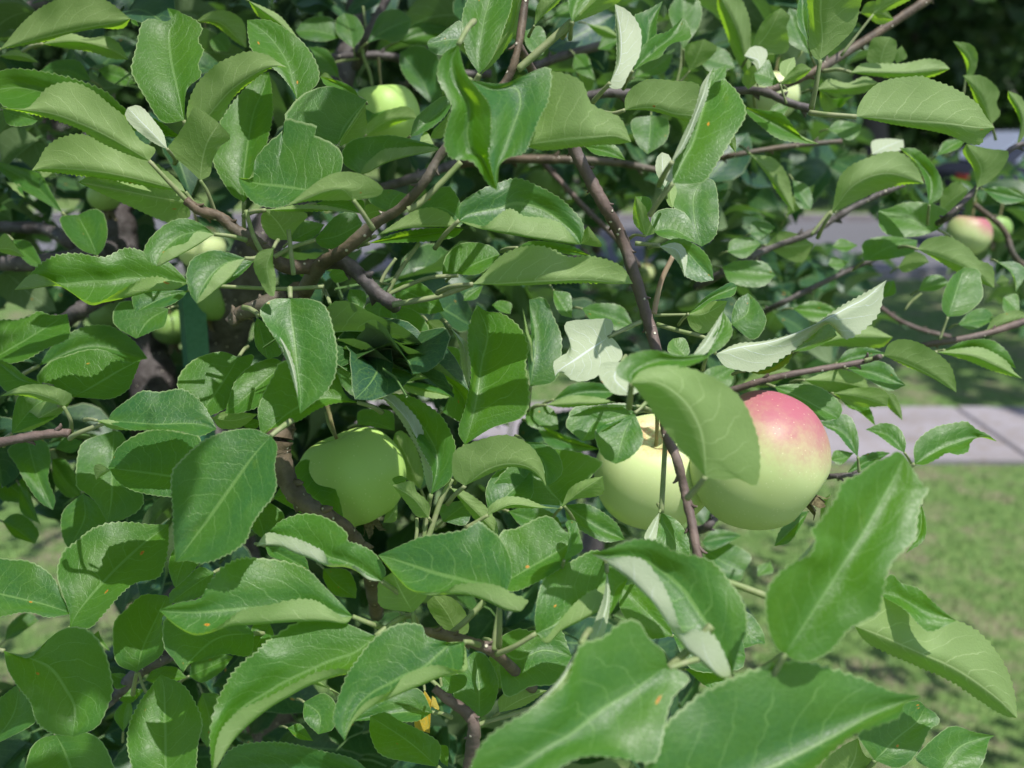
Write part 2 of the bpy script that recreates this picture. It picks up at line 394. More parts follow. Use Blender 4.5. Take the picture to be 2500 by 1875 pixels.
# ------------------------------------------------------------------ the apple tree
TREE = thing('apple_tree', 'leafy apple tree whose laden branches fill the view', 'apple tree', (V(640, 1900, 1.0).x, V(640, 1900, 1.0).y, 0))
TO = TREE.location.copy()
def tree_part(name, vs, fs, mats, uvs=None, midx=None, smooth=True, parent=None):
    vs = np.asarray([tuple(v) for v in vs]); c = vs.mean(0)
    me = mesh(name, vs - c, fs, mats, uvs, midx, smooth)
    par = parent or TREE
    o = link(name, me, par)
    off = TO if parent is None else TO + parent.location
    o.location = Vector(c) - off
    return o
def branch(pts, r0, r1, mat=M_BARK, name='branch', knots=.2, seg=10):
    """pts: x y depth (2500 px frame), radii in mm"""
    P = [tuple(V(*p)) for p in pts]
    vs, fs = tube_data(P, [q / 1000 for q in r0] if isinstance(r0, list) else [r0 / 1000, r1 / 1000], seg, len(P) * 7, knots)
    if name == 'branch':
        C = cr(P, len(P) * 9); vs, fs = list(vs), list(fs); i = 6; q0 = r0[0] if isinstance(r0, list) else r0; sd = 1
        while i < len(C) - 4:
            t = C[i + 1] - C[i]; t /= np.linalg.norm(t); sdv = np.cross(t, (.2, 1, .3)); sdv /= np.linalg.norm(sdv)
            rr = q0 * .001 * 1.0; a0 = C[i] + sdv * sd * rr * .5; tip = C[i] + sdv * sd * (rr * 1.3 + .0022) + t * .004
            v2, f2 = tube_data([a0, (a0 + tip) / 2 + t * .001, tip], [rr * .5, rr * .45, .0004], 6, 5)
            n0 = len(vs); vs += list(v2); fs += [tuple(x + n0 for x in f) for f in f2]
            i += int(5 + 9 * RG.random()); sd = -sd
    return tree_part(name, vs, fs, mat)
gx, gy = TO.x, TO.y
P = [(gx + .05, gy + .02, -.05), (gx, gy, .4), tuple(V(650, 1780, .98)), tuple(V(585, 1500, .95)), tuple(V(520, 1150, .92)), tuple(V(530, 880, .92)), tuple(V(600, 660, .85)), tuple(V(700, 500, .85)), tuple(V(820, 250, .95)), tuple(V(900, -150, 1.0))]
vs, fs = tube_data(P, [.036, .034, .030, .029, .027, .025, .020, .016, .012, .008], 14, 70, .12); tree_part('trunk', vs, fs, M_GREY)
P = [tuple(V(585, 1560, .97)), tuple(V(430, 1400, .98)), tuple(V(385, 1150, 1.0)), tuple(V(372, 930, 1.0)), tuple(V(330, 750, 1.0)), tuple(V(290, 590, 1.0)), tuple(V(280, 450, 1.0)), tuple(V(230, 100, 1.1)), tuple(V(200, -200, 1.1))]
vs, fs = tube_data(P, [.024, .022, .024, .02, .018, .012, .008], 12, 60, .15); tree_part('trunk', vs, fs, M_GREY)
BR = [
 ([(1330,-160,.5),(1290,-40,.5),(1266,110,.49),(1240,190,.49),(1190,245,.49),(1081,370,.5),(1037,443,.5),(975,510,.51),(917,545,.52),(840,610,.53),(780,650,.55),(740,720,.6),(705,800,.64)], [1.9, 2.0, 2.2, 2.6, 3.8, 5.4], 0, M_BARK),
 ([(730,700,.6),(722,860,.58),(700,970,.56),(684,1060,.55),(682,1110,.55),(705,1180,.55),(752,1235,.55),(818,1275,.56),(868,1325,.57),(905,1400,.6),(920,1500,.7)], [5.5, 7, 7.2, 5.4, 5, 5, 5], 0, M_BARK),
 ([(1266,110,.5),(1330,230,.55),(1385,330,.53),(1405,370,.53),(1443,443,.53),(1480,510,.53),(1517,577,.54),(1548,670,.54),(1577,765,.54),(1604,860,.53),(1618,930,.5),(1625,1050,.5),(1652,1120,.49),(1672,1200,.49),(1687,1265,.48),(1703,1355,.47),(1722,1450,.48),(1745,1560,.5)], [2.1, 3.0, 3.4, 3.2, 3.1, 2.5, 2.3, 2.2, 2.4], 0, M_TWIG),
 ([(1120,400,.9),(1222,389,.86),(1326,389,.85),(1440,392,.85),(1516,399,.85),(1600,415,.85),(1700,440,.9)], 4.2, 2.3, M_BARK),
 ([(1300,300,.75),(1440,235,.72),(1535,228,.72),(1640,235,.72),(1800,222,.72),(1866,225,.71),(1925,250,.7),(1985,268,.7)], 3.6, 2.6, M_GREY),
 ([(1866,225,.72),(1945,195,.72),(2000,168,.72),(2050,138,.73),(2148,76,.74),(2245,12,.75),(2330,-50,.76)], 2.8, 3.6, M_BARK),
 ([(1640,400,.88),(1760,385,.86),(1800,377,.85),(1927,357,.85),(2055,345,.85)], 2.6, 2, M_BARK),
 ([(1700,700,.85),(1810,643,.8),(1879,605,.8),(1977,570,.8),(2040,532,.8),(2116,488,.8),(2208,450,.8)], 3.6, 2.4, M_GREY),
 ([(1850,770,.9),(1907,741,.85),(2010,690,.85),(2117,640,.85),(2200,610,.85)], 2.6, 2, M_GREY),
 ([(1700,975,.66),(1780,955,.64),(1895,921,.63),(2085,887,.63),(2117,880,.63),(2150,870,.62)], 2.4, 1.6, M_TWIG),
 ([(2230,852,.72),(2260,842,.7),(2385,820,.7),(2500,785,.7),(2620,740,.7)], 1.8, 3, M_TWIG),
 ([(2290,545,.74),(2322,522,.72),(2385,459,.72),(2465,367,.72),(2530,345,.72)], 2.4, 1.8, M_GREY),
 ([(-60,60,.9),(0,47,.9),(60,25,.9),(130,-5,.9),(200,-40,.9)], 6.5, 5, M_GREY),
 ([(-40,550,.85),(0,554,.85),(95,557,.85),(136,570,.84),(180,597,.83),(260,640,.9)], 4.6, 6, M_GREY),
 ([(-40,640,.8),(79,643,.8),(220,622,.82),(290,600,.95)], 5.5, 8, M_GREY),
 ([(120,810,.8),(165,780,.8),(222,741,.8),(310,700,.95)], 5, 7, M_GREY),
 ([(455,490,.53),(490,515,.53),(538,530,.53),(580,565,.53),(617,586,.53),(650,615,.54),(700,650,.55),(790,650,.56)], 2.4, 4.2, M_BARK),
 ([(560,790,.62),(590,765,.62),(633,750,.6),(700,720,.6)], 4, 5.5, M_BARK),
 ([(790,640,.56),(837,640,.555),(885,678,.55),(916,713,.55),(948,735,.55),(965,750,.56)], 4.4, 3.4, M_GREY),
 ([(-60,1090,.53),(0,1080,.52),(79,1065,.52),(142,1057,.52),(171,1058,.52)], 2.6, 2.2, M_TWIG),
 ([(955,-40,.85),(942,0,.85),(910,63,.85),(885,117,.85),(870,160,.9)], 3, 5, M_GREY),
 ([(780,145,.9),(850,138,.9),(930,136,.9),(1010,150,.9)], 4, 3.6, M_GREY),
 ([(1300,165,.85),(1380,135,.85),(1500,102,.85),(1560,75,.85)], 4, 3, M_GREY),
 ([(1030,1542,.47),(1075,1548,.47),(1106,1556,.47),(1170,1575,.47),(1212,1596,.48),(1300,1680,.55)], 2.2, 2.9, M_TWIG),
 ([(1060,1680,.5),(1090,1705,.5),(1138,1739,.5),(1157,1774,.5),(1150,1850,.51),(1140,1950,.52)], 2, 4, M_TWIG),
 ([(240,1735,.62),(270,1710,.62),(340,1640,.62),(412,1600,.62),(520,1560,.9)], 3, 5, M_GREY),
 ([(1310,380,.92),(1375,450,.9),(1430,510,.9),(1497,575,.9),(1560,650,.95)], 2.4, 2.6, M_TWIG),
 ([(2150,750,1.0),(2192,780,1.),(2250,805,1.),(2320,822,1.)], 2, 2, M_TWIG),
 ([(900,470,.8),(935,458,.8),(1035,427,.8),(1110,400,.85)], 3.5, 4, M_GREY),
 ([(1690,1295,.75),(1720,1290,.7),(1745,1265,.7),(1770,1235,.72)], 3, 2.5, M_GREY),
 ([(960,240,.85),(1000,200,.85),(1060,185,.85),(1200,180,.85)], 2.5, 3.5, M_GREY),
 ([(2010,1165,.66),(2040,1162,.65),(2090,1158,.65),(2150,1150,.66)], 2.0, 1.4, M_GREY),
 ([(2380,500,.95),(2450,560,.95),(2480,630,.95),(2560,700,.98)], 2.4, 3, M_BARK),
]
for pts, a, c_, m_ in BR: branch(pts, a, c_, m_)

# stalks that stand out on their own: tile coordinates, depth, radius mm
ST = """
02 .49 200 540 420 345 620 170 2.6
12 .53 1400 555 1320 720 1275 880 1255 1000 1.9
11 .56 1340 450 1200 650 1090 840 1.7
11 .55 1160 570 1080 680 1040 760 1.3
11 .56 1640 705 1420 720 1250 780 1100 850 1.6
11 .54 1750 770 1500 860 1300 900 1130 930 2.1
11 .52 0 200 60 400 120 520 1.6
11 .52 330 350 350 530 370 700 1.6
11 .53 540 430 350 490 220 560 1.5
10 .54 1680 785 1990 800 2212 805 2500 790 1.5
01 .5 1660 1250 1500 1420 1330 1580 1250 1620 2.1
01 .84 975 660 955 560 910 440 900 380 2.0
01 .86 570 545 700 480 880 450 1.4
01 .85 905 50 925 200 930 330 1.4
22 .5 1345 480 1330 750 1310 1110 1.7
32 .43 1600 180 1850 235 2110 330 2250 390 2.0
32 .39 1370 885 1450 815 1530 740 1700 560 2.2
33 .41 375 775 250 860 50 1000 2.0
21 .53 1590 850 1500 1030 1420 1270 1380 1330 2.0
21 .53 1430 980 1400 1150 1370 1320 1.4
21 .53 1320 1150 1320 1250 1310 1340 1.3
21 .6 620 330 640 420 690 515 1.5
31 .48 1580 620 1700 520 1840 375 1.9
31 .47 1960 420 1930 600 1915 745 1.9
31 .475 1290 455 1300 560 1330 620 1.6
31 .48 1190 450 1230 540 1270 600 1.3
31 .52 1430 980 1600 1130 1720 1230 1760 1340 1.6
31 .51 1760 1340 1900 1290 2212 1200 1.7
30 .6 1070 920 1100 1020 1130 1080 1.2
02 .84 1470 350 1460 500 1430 640 1.2
03 .72 540 330 480 430 420 540 1.3
13 .74 570 390 700 230 760 210 1.6
13 .8 1290 970 1340 910 1420 840 1.4
31 .52 1500 960 1520 1060 1580 1130 1.1
"""
for ln in ST.strip().splitlines():
    q = ln.split(); rc = q[0]; d = float(q[1]); c = list(map(float, q[2:-1])); r = float(q[-1]) * .72
    pts = [(*tile(rc, c[i], c[i + 1]), d) for i in range(0, len(c), 2)]
    branch(pts, r, r * 1.15, M_PETR if '12 .53' in ln else M_PET, 'stalk', .05, 7)

# ------------------------------------------------------------------ leaves
# tile depth side bx by tx ty | rail | *midrib | rail [| rail]  [ ; petiole points ]
# side: T upper face seen, U under face seen, V under face seen and turned up to the sun, Y yellow
LEAVES = """
00 .62 U 0 380 1005 145|60 310 150 200 270 90 430 0 640 -50 830 10|*300 300 620 225 860 180|200 345 400 305 540 245 720 215 940 220
00 .66 U 330 340 990 460|450 270 560 260 680 295 820 280 920 340|*600 320 850 380|500 370 700 400 860 450
00 .7 U 0 430 300 480|100 385 200 410|*150 430|50 450 180 470
00 .60 T 1400 1060 -100 700|1200 920 970 840 820 710 600 620 430 575 200 535 0 550|*1000 950 600 800 200 680|1200 1040 900 980 500 900 100 850
00 .53 U 1150 1240 0 830|1200 1150 1080 1080 960 900 860 820 700 690 540 635 380 670 290 760 200 835|*950 1120 760 1020 600 950 400 880 200 850|1050 1215 800 1110 600 990 300 890;1300 1400 1480 1590
00 .56 T 20 850 290 930|100 840 200 870|*120 890|50 950 130 975 250 960
00 .57 U 1430 1480 245 1315|1380 1400 1200 1260 900 1130 670 1045 560 1040 430 1080 340 1160 300 1240|*1000 1370 700 1320 400 1300|1100 1430 800 1375 500 1340;1500 1580
00 .585 U 1440 1560 600 1405|1420 1470 1200 1430 900 1390 710 1360|*1200 1520 900 1460|1470 1660 1400 1700 1280 1710 1000 1590 800 1500
00 .58 T 1420 930 1370 88|1250 940 1120 750 1020 570 1025 470 1060 330 1090 190 1160 145 1290 165|*1380 720 1320 450 1310 250 1345 180|1440 700 1550 590 1530 500 1570 390 1530 310 1560 220 1500 150
00 .56 U 1480 1050 2215 520|1440 870 1500 680 1600 560 1700 480 1860 410 1960 400 2070 430 2140 475|*1620 880 1780 700 1980 560 2120 510|1690 930 1800 750 1950 620 2100 520
00 .52 U 1545 1390 1690 950|1450 1300 1300 1160 1360 1060 1430 950 1470 870 1500 825 1600 880|*1560 1250 1600 1100|1620 1350 1640 1240 1700 1130 1775 1060;1600 1480 1660 1640
00 .515 V 1290 1150 985 830|1200 1110 1100 1040 1010 960 965 890|*1200 1050 1080 930|1260 1030 1180 920 1120 850 1060 812
00 .62 T 1880 1560 2075 555|1770 1480 1640 1230 1700 1050 1700 930 1850 730 1980 600|*1885 1340 1950 900 2030 700|2000 1400 2050 1150 2100 900 2095 700
00 .68 U 1510 165 1900 370|1600 100 1730 80 1830 120 1890 200|*1700 180|1650 190 1800 310
00 .7 T 1120 -100 1130 250|1030 20 1060 150|*1120 60|1230 30 1210 150
00 .64 Y 1290 60 1335 180|1310 120|*1330 120|1390 90 1370 140
00 .64 Y 1010 150 1070 205|1020 180|*1035 178|1050 160
00 .72 T 480 1640 -80 1230|300 1280 430 1360|*250 1420|50 1400 200 1530
00 .74 T 700 620 300 560|620 480 500 460 400 480|*500 540|550 620 400 610
00 .76 T 760 540 1050 640|850 500 960 540|*900 590|830 620 950 660
00 .78 T 1640 290 1760 400|1620 330 1660 390|*1700 330|1720 250 1780 330
01 .6 T 395 765 10 155|500 700 565 620 550 500 470 360 350 250 200 165 100 150|*370 650 320 480 200 300 80 200|350 680 250 560 60 400 20 280
01 .62 U 20 5 405 300|150 60 260 120 340 210|*200 130|100 130 250 200
01 .8 T 720 290 385 240|680 150 560 125 450 160|*550 240|600 320 450 300
01 .8 T 830 370 760 100|760 320 700 250 700 150|*800 220|890 300 910 230 850 130
01 .82 T 940 330 1280 150|1000 170 1060 90 1180 75|*1100 220|1050 300 1150 330 1250 250
01 .8 T 1450 820 1190 400|1250 620 1190 500|*1350 600|1520 700 1490 450 1330 350
01 .85 T 1180 320 1650 250|1300 190 1450 180|*1400 260|1300 350 1500 340
01 .78 T 720 600 480 360|560 540 530 430|*620 470|700 500 620 380
01 .55 T 700 1120 935 775|600 1100 480 1080 300 930 350 820 430 735 520 690 640 665 780 705|*760 990 850 870|730 1080 820 930 900 820
01 .57 U 720 1130 925 790|760 970 850 860|*800 1000 890 870|900 1060 935 980 925 880
01 .6 T 870 745 575 590|840 690 760 640 650 605|*720 660|740 700 620 660
01 .50 T 640 1480 -55 1372|700 1420 750 1260 730 1160 640 1090 530 1040 555 975 430 940 305 915 290 1010 200 1080 90 1200 60 1290 55 1375|*440 1462 250 1435 90 1415|560 1500 420 1520 300 1590 180 1600 60 1560 -30 1450
01 .47 U 830 1545 310 1595|1000 1520 1060 1475 1030 1420 900 1345 740 1325 600 1370 450 1480|*740 1460 600 1480 480 1530|700 1545 550 1545 430 1560;900 1640 985 1770
01 .56 T 880 1345 1505 1150|760 1270 740 1180 820 1080 1000 1050 1130 1045 1300 1080 1420 1110|*950 1240 1100 1170 1300 1130|950 1330 1080 1260 1250 1210 1400 1180|930 1270 1050 1160 1200 1140 1400 1130
01 .62 T 1270 1050 1600 780|1300 930 1370 850 1450 790 1530 740|*1400 940|1330 1040 1440 980 1540 890
01 .63 U 1420 1070 1580 850|1450 1000 1530 920|*1500 980|1520 1060 1560 950
01 .7 U 930 1040 1320 910|940 960 1050 870 1150 835 1230 820 1290 850|*1100 930|1050 1010 1200 940 1290 915
01 .72 T 920 970 1130 830|900 880 920 820 1050 810|*1000 870|1000 900 1080 850
01 .61 V 1340 1100 1450 1110|1360 1040 1400 1020|*1400 1080|1400 1120
01 .43 T 1640 345 1940 1470 .0|1520 420 1480 600 1585 800 1560 940 1530 1090 1590 1220 1750 1250 1870 1420|*1590 470 1620 630 1720 790 1725 900 1710 1030 1740 1160 1820 1220 1890 1370|1690 540 1770 665 1860 775 1890 860 1892 960 1885 1100 1885 1200 1910 1330
01 .434 T 1740 620 1940 1475 .75|1800 700 1860 785 1885 870 1888 960 1880 1100 1880 1200 1905 1330|*1900 690 2080 680 2120 790 2090 900 2040 1030 1990 1160 1930 1330|2000 640 2330 520 2335 760 2270 900 2205 1060 2140 1180 1970 1250
01 .5 T 1800 570 1900 -200|1700 400 1670 150 1710 0 1780 -130|*1800 400 1840 150 1880 0|1900 450 2000 200 2055 20 2020 -120;1750 660 1700 760
01 .52 U 1810 580 2150 -150|1870 470 2000 200 2060 0|*1900 450 2060 200 2110 0|1950 450 2110 200 2160 0
01 .6 T 1690 300 1400 340|1660 160 1570 210 1480 280 1420 300|*1550 310|1600 400 1500 425 1420 390
01 .66 U 570 595 700 640|620 560|*640 620|640 650
02 .47 T 620 170 700 -300|595 50 600 -100|*640 50 700 -100|760 0 800 -100
02 .48 U 630 175 950 -250|660 100 760 0 850 -150|*720 80 900 -100|800 110 1000 0 1050 -150
02 .55 U 330 200 560 -60|350 50 420 -30|*430 60|400 120 520 20
02 .66 T 260 240 400 420|370 200 420 290|*330 310|260 330 310 400
02 .5 V 915 640 950 30|958 500 965 350 958 180|*985 500 1000 350 985 180|910 675 1000 680 1060 570 1140 430 1155 260 1110 150 1040 75;860 700 780 790
02 .62 T 1090 545 1322 8|1130 400 1150 250 1100 130 1200 80|*1190 380 1230 180|1250 400 1272 240 1275 150
02 .615 T 1090 548 1480 130|1150 380 1270 270 1350 250 1420 190|*1240 400 1380 290|1200 480 1300 440 1350 370 1410 330 1530 300 1530 220
02 .46 U 230 1120 1078 1095|260 1000 350 800 440 570 600 580 700 640 770 800 900 865 1000 920|*400 1100 600 1078 800 1060 950 1050|400 1160 600 1140 800 1120 950 1115
02 .6 T 720 1130 1035 1235|800 1115 950 1120|*880 1170|800 1190 920 1210
02 .56 U 1030 850 1650 900|1030 760 1080 680 1180 620 1280 610 1420 625 1600 660|*1150 835 1280 838 1420 880|1200 850 1400 900 1540 950;945 875 870 870
02 .47 D 1400 1410 1710 520|1500 1420 1640 1400 1750 1240 1850 1080 1962 880 1900 720 1800 610|*1480 1250 1560 1100 1620 900 1680 700|1340 1380 1390 1240 1490 1010 1580 830 1610 670|1400 1280 1480 1120 1560 950 1640 780 1660 650;1300 1540 1220 1660
02 .475 T 1700 640 1808 498|1710 560|*1750 580|1800 600
02 .52 U 1860 1000 1885 1180|1830 1100|*1850 1100|1885 1080
02 .52 V 1340 1450 1315 1175|1270 1330 1275 1220|*1320 1300|1390 1280 1370 1200
12 .58 T 1630 -50 1620 480|1400 0 1410 180 1500 400|*1560 100 1570 300|1720 -20 1750 150 1745 340 1700 430
12 .57 V 1400 -30 1400 185|1340 50 1360 150|*1380 80|1430 50 1410 130
02 .7 T 1230 890 1205 1190|1360 920 1350 1080|*1225 1000|1080 930 1120 1100
02 .75 U 1530 545 1640 300|1480 420 1490 350|*1590 430|1650 480 1740 370;1450 640
02 .68 V 2060 580 1950 430|2030 500|*2060 470|2130 420 2080 360 2000 365
02 .7 U 1980 690 2060 500|1930 620 1990 520|*2010 600|2060 620
02 .72 U 2000 640 1750 -60|1880 440 1800 230 1740 50|*1900 250|2000 350 1990 150 1900 -40
02 .75 T 1480 380 1480 -80|1380 150 1380 50|*1480 100|1600 200 1620 60 1560 -40
02 .8 U 730 180 990 290|830 200 900 210|*860 230|830 270 930 300
02 .82 T 640 420 800 620|740 430|*720 520|640 540
02 .8 T 1560 420 1880 520|1700 360 1820 400|*1720 470|1700 560
02 .82 T 820 380 1000 300|880 250|*920 330|920 380
02 .8 T 1100 600 1400 420|1150 480 1280 420|*1260 520|1330 560
02 .84 T 470 130 780 20|560 20|*620 70|650 130
03 .7 U 100 420 340 62|150 250 230 130|*230 260|380 400 380 200 410 130
03 .52 U 640 460 690 -250|600 450 550 350 560 200 540 0 560 -100|*655 290 640 100 650 -50|720 400 800 330 900 220 940 80 940 -60;610 650 570 840
03 .6 T 550 320 500 -60|470 200 465 50|*510 150|540 200 560 20
03 .72 T 560 420 400 60|400 330 370 200|*470 260|540 330 520 120
03 .68 U 1050 110 1400 -60|1060 60 1120 -60|*1200 20|1150 90 1330 0;800 430
03 .7 U 950 100 1210 150|1000 20 1100 20|*1080 100|1000 130 1100 190
03 .66 T 325 640 130 570|280 560 240 460 180 520|*230 590|250 665 160 650
03 .64 U 330 650 575 530|400 560 490 490|*450 580|430 640 530 580;380 800
03 .65 V 380 610 440 440|330 560 340 480|*390 520|420 560 450 500
03 .7 U 880 560 1640 530|960 490 1100 490 1280 490 1450 455 1570 470|*1100 560 1350 560|1000 580 1200 600 1450 600 1560 570;780 535 660 550
03 .72 U 1100 500 1180 285|1000 470 1030 320 1080 285|*1130 380|1200 480 1230 330
03 .74 U 1230 490 1270 350|1200 420|*1250 420|1310 440
03 .73 U 610 690 1090 640|700 610 850 640 980 590|*850 680|750 720 900 730 1020 700
03 .75 U 640 700 900 740|640 800 700 860|*750 760|780 830 850 770
03 .5 U 920 900 1985 985 -.2|930 830 980 740 1060 660 1180 610 1300 595 1420 590 1540 630 1690 690 1850 800 1910 890|*1100 915 1350 940 1600 955 1850 985|1200 960 1500 1010 1650 1050 1760 1100 1870 1115 1910 1050;700 885 560 870
03 .75 U 1760 600 1665 318|1770 540 1740 430|*1790 480|1830 560 1855 430 1800 340;1745 730
03 .74 U 1960 960 1740 580|1850 820 1800 680|*1880 760|2030 880 2000 800 2020 700 1900 590
03 .72 U 2150 1140 2090 700|2190 1000 2150 860 2090 760|*2190 900|2260 950 2200 760;2095 1165
03 .7 U 1850 1450 1770 1110|1820 1300 1740 1180|*1880 1300|1950 1400 2060 1280 2090 1170 1950 1150;1820 1560
03 .72 T 1480 1580 1250 1140|1450 1400 1380 1250|*1480 1350|1580 1500 1550 1330 1400 1160
03 .68 U 730 1640 1440 1415|800 1350 1000 1220 1230 1170 1380 1290|*900 1430 1150 1340|900 1560 1100 1470 1300 1420
03 .68 T 40 820 630 1110|200 850 350 880 500 1060|*300 960|100 900 300 1060 480 1100
03 .76 T 240 870 400 820|300 800|*320 850|340 900
03 .78 U 1560 1640 1780 1460|1580 1500 1680 1400|*1670 1530|1700 1640
03 .78 V 1040 1190 1280 1080|1040 1090 1160 1070|*1150 1130|1200 1180 1280 1140
03 .8 T 700 1000 960 960|780 930|*830 990|850 1080 930 1040
03 .8 T 1540 1200 1760 1070|1600 1090|*1650 1130|1700 1150
03 .76 U 100 1190 440 1640|280 1220 390 1360 420 1500|*280 1400|200 1300 320 1500
03 .8 T 430 1390 570 1620|540 1430 580 1540|*490 1500|440 1510 480 1600
10 .52 T 1460 760 110 815|1300 600 1100 515 960 495 800 562 620 535 450 545 320 610 230 700|*1320 740 1150 720 980 720 850 740 700 745 500 765 380 745 230 760|1340 815 1180 825 1000 870 800 912 690 920 560 840 450 785 230 808|1350 755 1230 715 1090 735 930 820 720 915 500 800 350 715 230 700;1680 790
10 .5 T 1650 385 1210 632|1560 310 1450 265 1330 280 1200 370 1120 480 1120 570|*1580 350 1480 370 1400 390 1330 440 1260 510 1220 580|1600 420 1510 480 1420 530 1330 580 1280 605 1240 625|1560 365 1500 375 1440 450 1330 480 1260 530 1225 590;1780 400 1900 430
10 .49 T 1890 570 1520 920|1780 530 1640 510 1500 560 1450 640 1440 730 1470 850|*1750 600 1640 690 1550 820|1780 720 1650 830 1560 900|1750 610 1650 700 1590 800 1540 870;1960 570 2050 540
10 .55 T 1960 590 1690 790|1850 590 1750 700|*1840 680|1900 660 1800 740
10 .47 U 2110 490 2115 862|2105 600 2125 700 2125 800|*2060 620 2080 760|2000 520 1955 620 2000 740 2070 850
10 .68 T 750 550 600 235|620 500 500 370 460 260 520 240|*700 430|800 490 830 370 800 230 720 190
10 .6 U -60 500 190 562|30 380 100 450|*80 500|60 540
10 .7 T 100 430 330 640|220 440 300 560|*200 540|130 520 230 620
10 .56 T 1450 820 1040 990|1250 815 1100 830 1020 870|*1250 880|1400 880 1290 940 1130 960
10 .62 T 1300 960 1050 1190|1200 930 950 900 870 1000 900 1100|*1150 1050|1270 1090 1180 1130
10 .62 T -150 1400 520 1000|-50 1080 130 1045 220 1020 300 980 400 1010|*200 1200|150 1370 350 1270 530 1180
10 .66 T 300 1400 1140 1345|400 1250 550 1140 700 1090 850 1095 1000 1180 1100 1290|*700 1250|600 1300 900 1330 1000 1365
10 .56 T 560 1640 1085 1352|400 1600 280 1500 380 1370 500 1325 650 1280 780 1275 900 1320 1000 1358|*700 1570 900 1450|700 1650 850 1655 980 1590 1030 1490 1060 1420
10 .55 T 330 1540 -100 1300|200 1480 100 1400 0 1350|*150 1500|50 1600
20 .52 U 490 290 0 212|550 240 540 190 380 130 250 120 120 150|*400 235 250 190 120 190|350 250 150 205;545 400 550 490
10 .57 T 1840 1335 1500 1830|1960 1320 1880 1500 1800 1680 1700 1750|*1700 1560|1700 1290 1500 1350 1380 1480 1380 1600 1450 1750
20 .54 T 2200 -40 1735 345|2100 -80 1930 -20 1820 90 1770 230|*2000 130 1850 260|2100 200 2000 290 1850 340
20 .545 U 1640 380 1990 350|1740 330|*1800 400|1700 460 1860 450
20 .56 Y 1860 430 2010 400|1900 400 1960 390|*1940 430|1930 470 1990 450
11 .48 D 345 880 420 1770 .35|200 890 110 980 200 1150 290 1280 350 1450 390 1600|*350 1000 375 1200 395 1400 420 1600|500 885 620 950 690 1180 705 1340 680 1500 600 1620 500 1700;340 800
11 .473 V 110 1010 405 1650|170 1080 260 1250 330 1400|*190 1080 290 1230 360 1420|210 1090 300 1210 380 1430
11 .55 T 90 1030 170 1350|65 1100 80 1250|*130 1200|250 1150 280 1300
21 .5 T 865 262 118 528|770 200 650 -20 300 -60 210 60 100 290 105 430|*600 230 350 330|700 265 560 310 430 390 300 440 180 465
11 .53 T 650 920 925 1485|640 1050 690 1250 740 1390 820 1400|*740 1180 850 1350|850 920 900 1030 985 1200 930 1320
11 .6 T 900 1010 800 810|790 900|*860 900|930 880 900 820
11 .58 T 1135 940 1190 1510|1120 1100 1150 1280 1190 1400|*1160 1010 1195 1200 1200 1400|1300 970 1400 1080 1440 1250 1400 1400 1280 1490
11 .6 T 1080 900 1110 1130|930 930 930 1050 1020 1080|*1030 1000|1120 960 1130 1080
12 .5 U -146 770 1090 768|-50 680 60 560 200 495 330 472 460 500 580 557 640 565 740 552 880 580 1010 640|*100 765 400 750 700 738 900 755|150 775 500 765 800 760
11 .58 T 1620 690 1960 540|1520 700 1540 560 1650 460 1780 450 1900 480|*1800 600|1700 700 1800 690 1900 620
11 .54 U 1000 400 1660 330|1180 280 1300 205 1430 180 1550 220 1620 290|*1200 340 1450 320|1150 360 1300 330 1500 325
11 .56 T 1250 250 1680 300|1350 100 1540 15 1610 60 1680 200|*1500 180|1400 300 1560 260 1640 320
11 .565 T 950 455 1680 345|1150 380 1350 345 1550 335|*1300 400|1150 450 1400 440 1600 410
12 .52 T -250 280 690 465|-240 150 -100 50 60 -15 200 -45 350 10 500 90 620 190 710 320|*-180 230 -50 200 60 180 170 140 280 150 400 190 520 270 640 380|-170 320 -50 350 60 375 180 395 300 415 420 435 530 450 630 460|-120 310 -50 320 60 230 150 190 250 245 400 258 530 300 640 420
12 .55 U 690 460 745 320|700 380|*750 420|850 480 790 380
12 .56 T 200 490 760 550|300 440 500 450 650 490|*450 500|400 490 600 540
11 .6 T 530 430 900 300|600 340 700 240 830 210|*700 400|600 490 740 490 850 440
11 .55 U 150 200 900 225|350 165 550 160 750 190|*500 190|400 210 700 205
11 .57 T 540 150 905 225|650 110 800 100 910 130|*720 160|700 185
11 .58 U 330 430 150 190|200 420 130 330 120 250|*250 300|400 330 480 230 300 190
11 .6 T 350 440 610 310|350 340 450 280|*480 370|450 440 550 390
11 .62 T 1100 220 1200 60|950 130 1000 60 1120 40|*1130 130|1250 100
11 .63 U 920 240 1090 220|930 160 1020 160|*1000 210|1000 290
11 .56 T 1690 2010 1785 930|1640 1900 1700 1700 1740 1450 1710 1200 1740 1030|*1740 1850 1785 1620 1820 1370 1865 1150|1900 1880 2130 1800 2190 1650 2160 1400 2180 1250 2110 1100 1980 1000 1860 980
12 .62 T 300 1560 290 890|240 950 270 1150 320 1380|*340 1200|500 1500 540 1200 480 1030 410 880
11 .57 V 1580 1105 1720 1560 -.2|1650 1250 1670 1430|*1680 1250 1710 1420|1720 1250 1740 1400
11 .59 T 1190 1530 1720 1870|1350 1430 1530 1410 1650 1470 1720 1600|*1500 1500 1680 1650|1400 1460 1600 1560 1550 1750
11 .62 T 1180 1530 1640 1640|1300 1560|*1400 1540|1250 1600 1450 1650
11 .6 U 1200 1500 960 1640|1070 1480 1000 1550|*1080 1570|1150 1600 1050 1660
11 .62 T 700 1400 1050 1620|850 1390 1000 1480|*850 1530|720 1520 850 1640
11 .63 T 1000 1330 1180 1440|1080 1250 1170 1310|*1090 1370|1040 1420
11 .62 T 1420 1330 1650 1420|1500 1260 1640 1270|*1540 1370|1440 1450 1560 1460
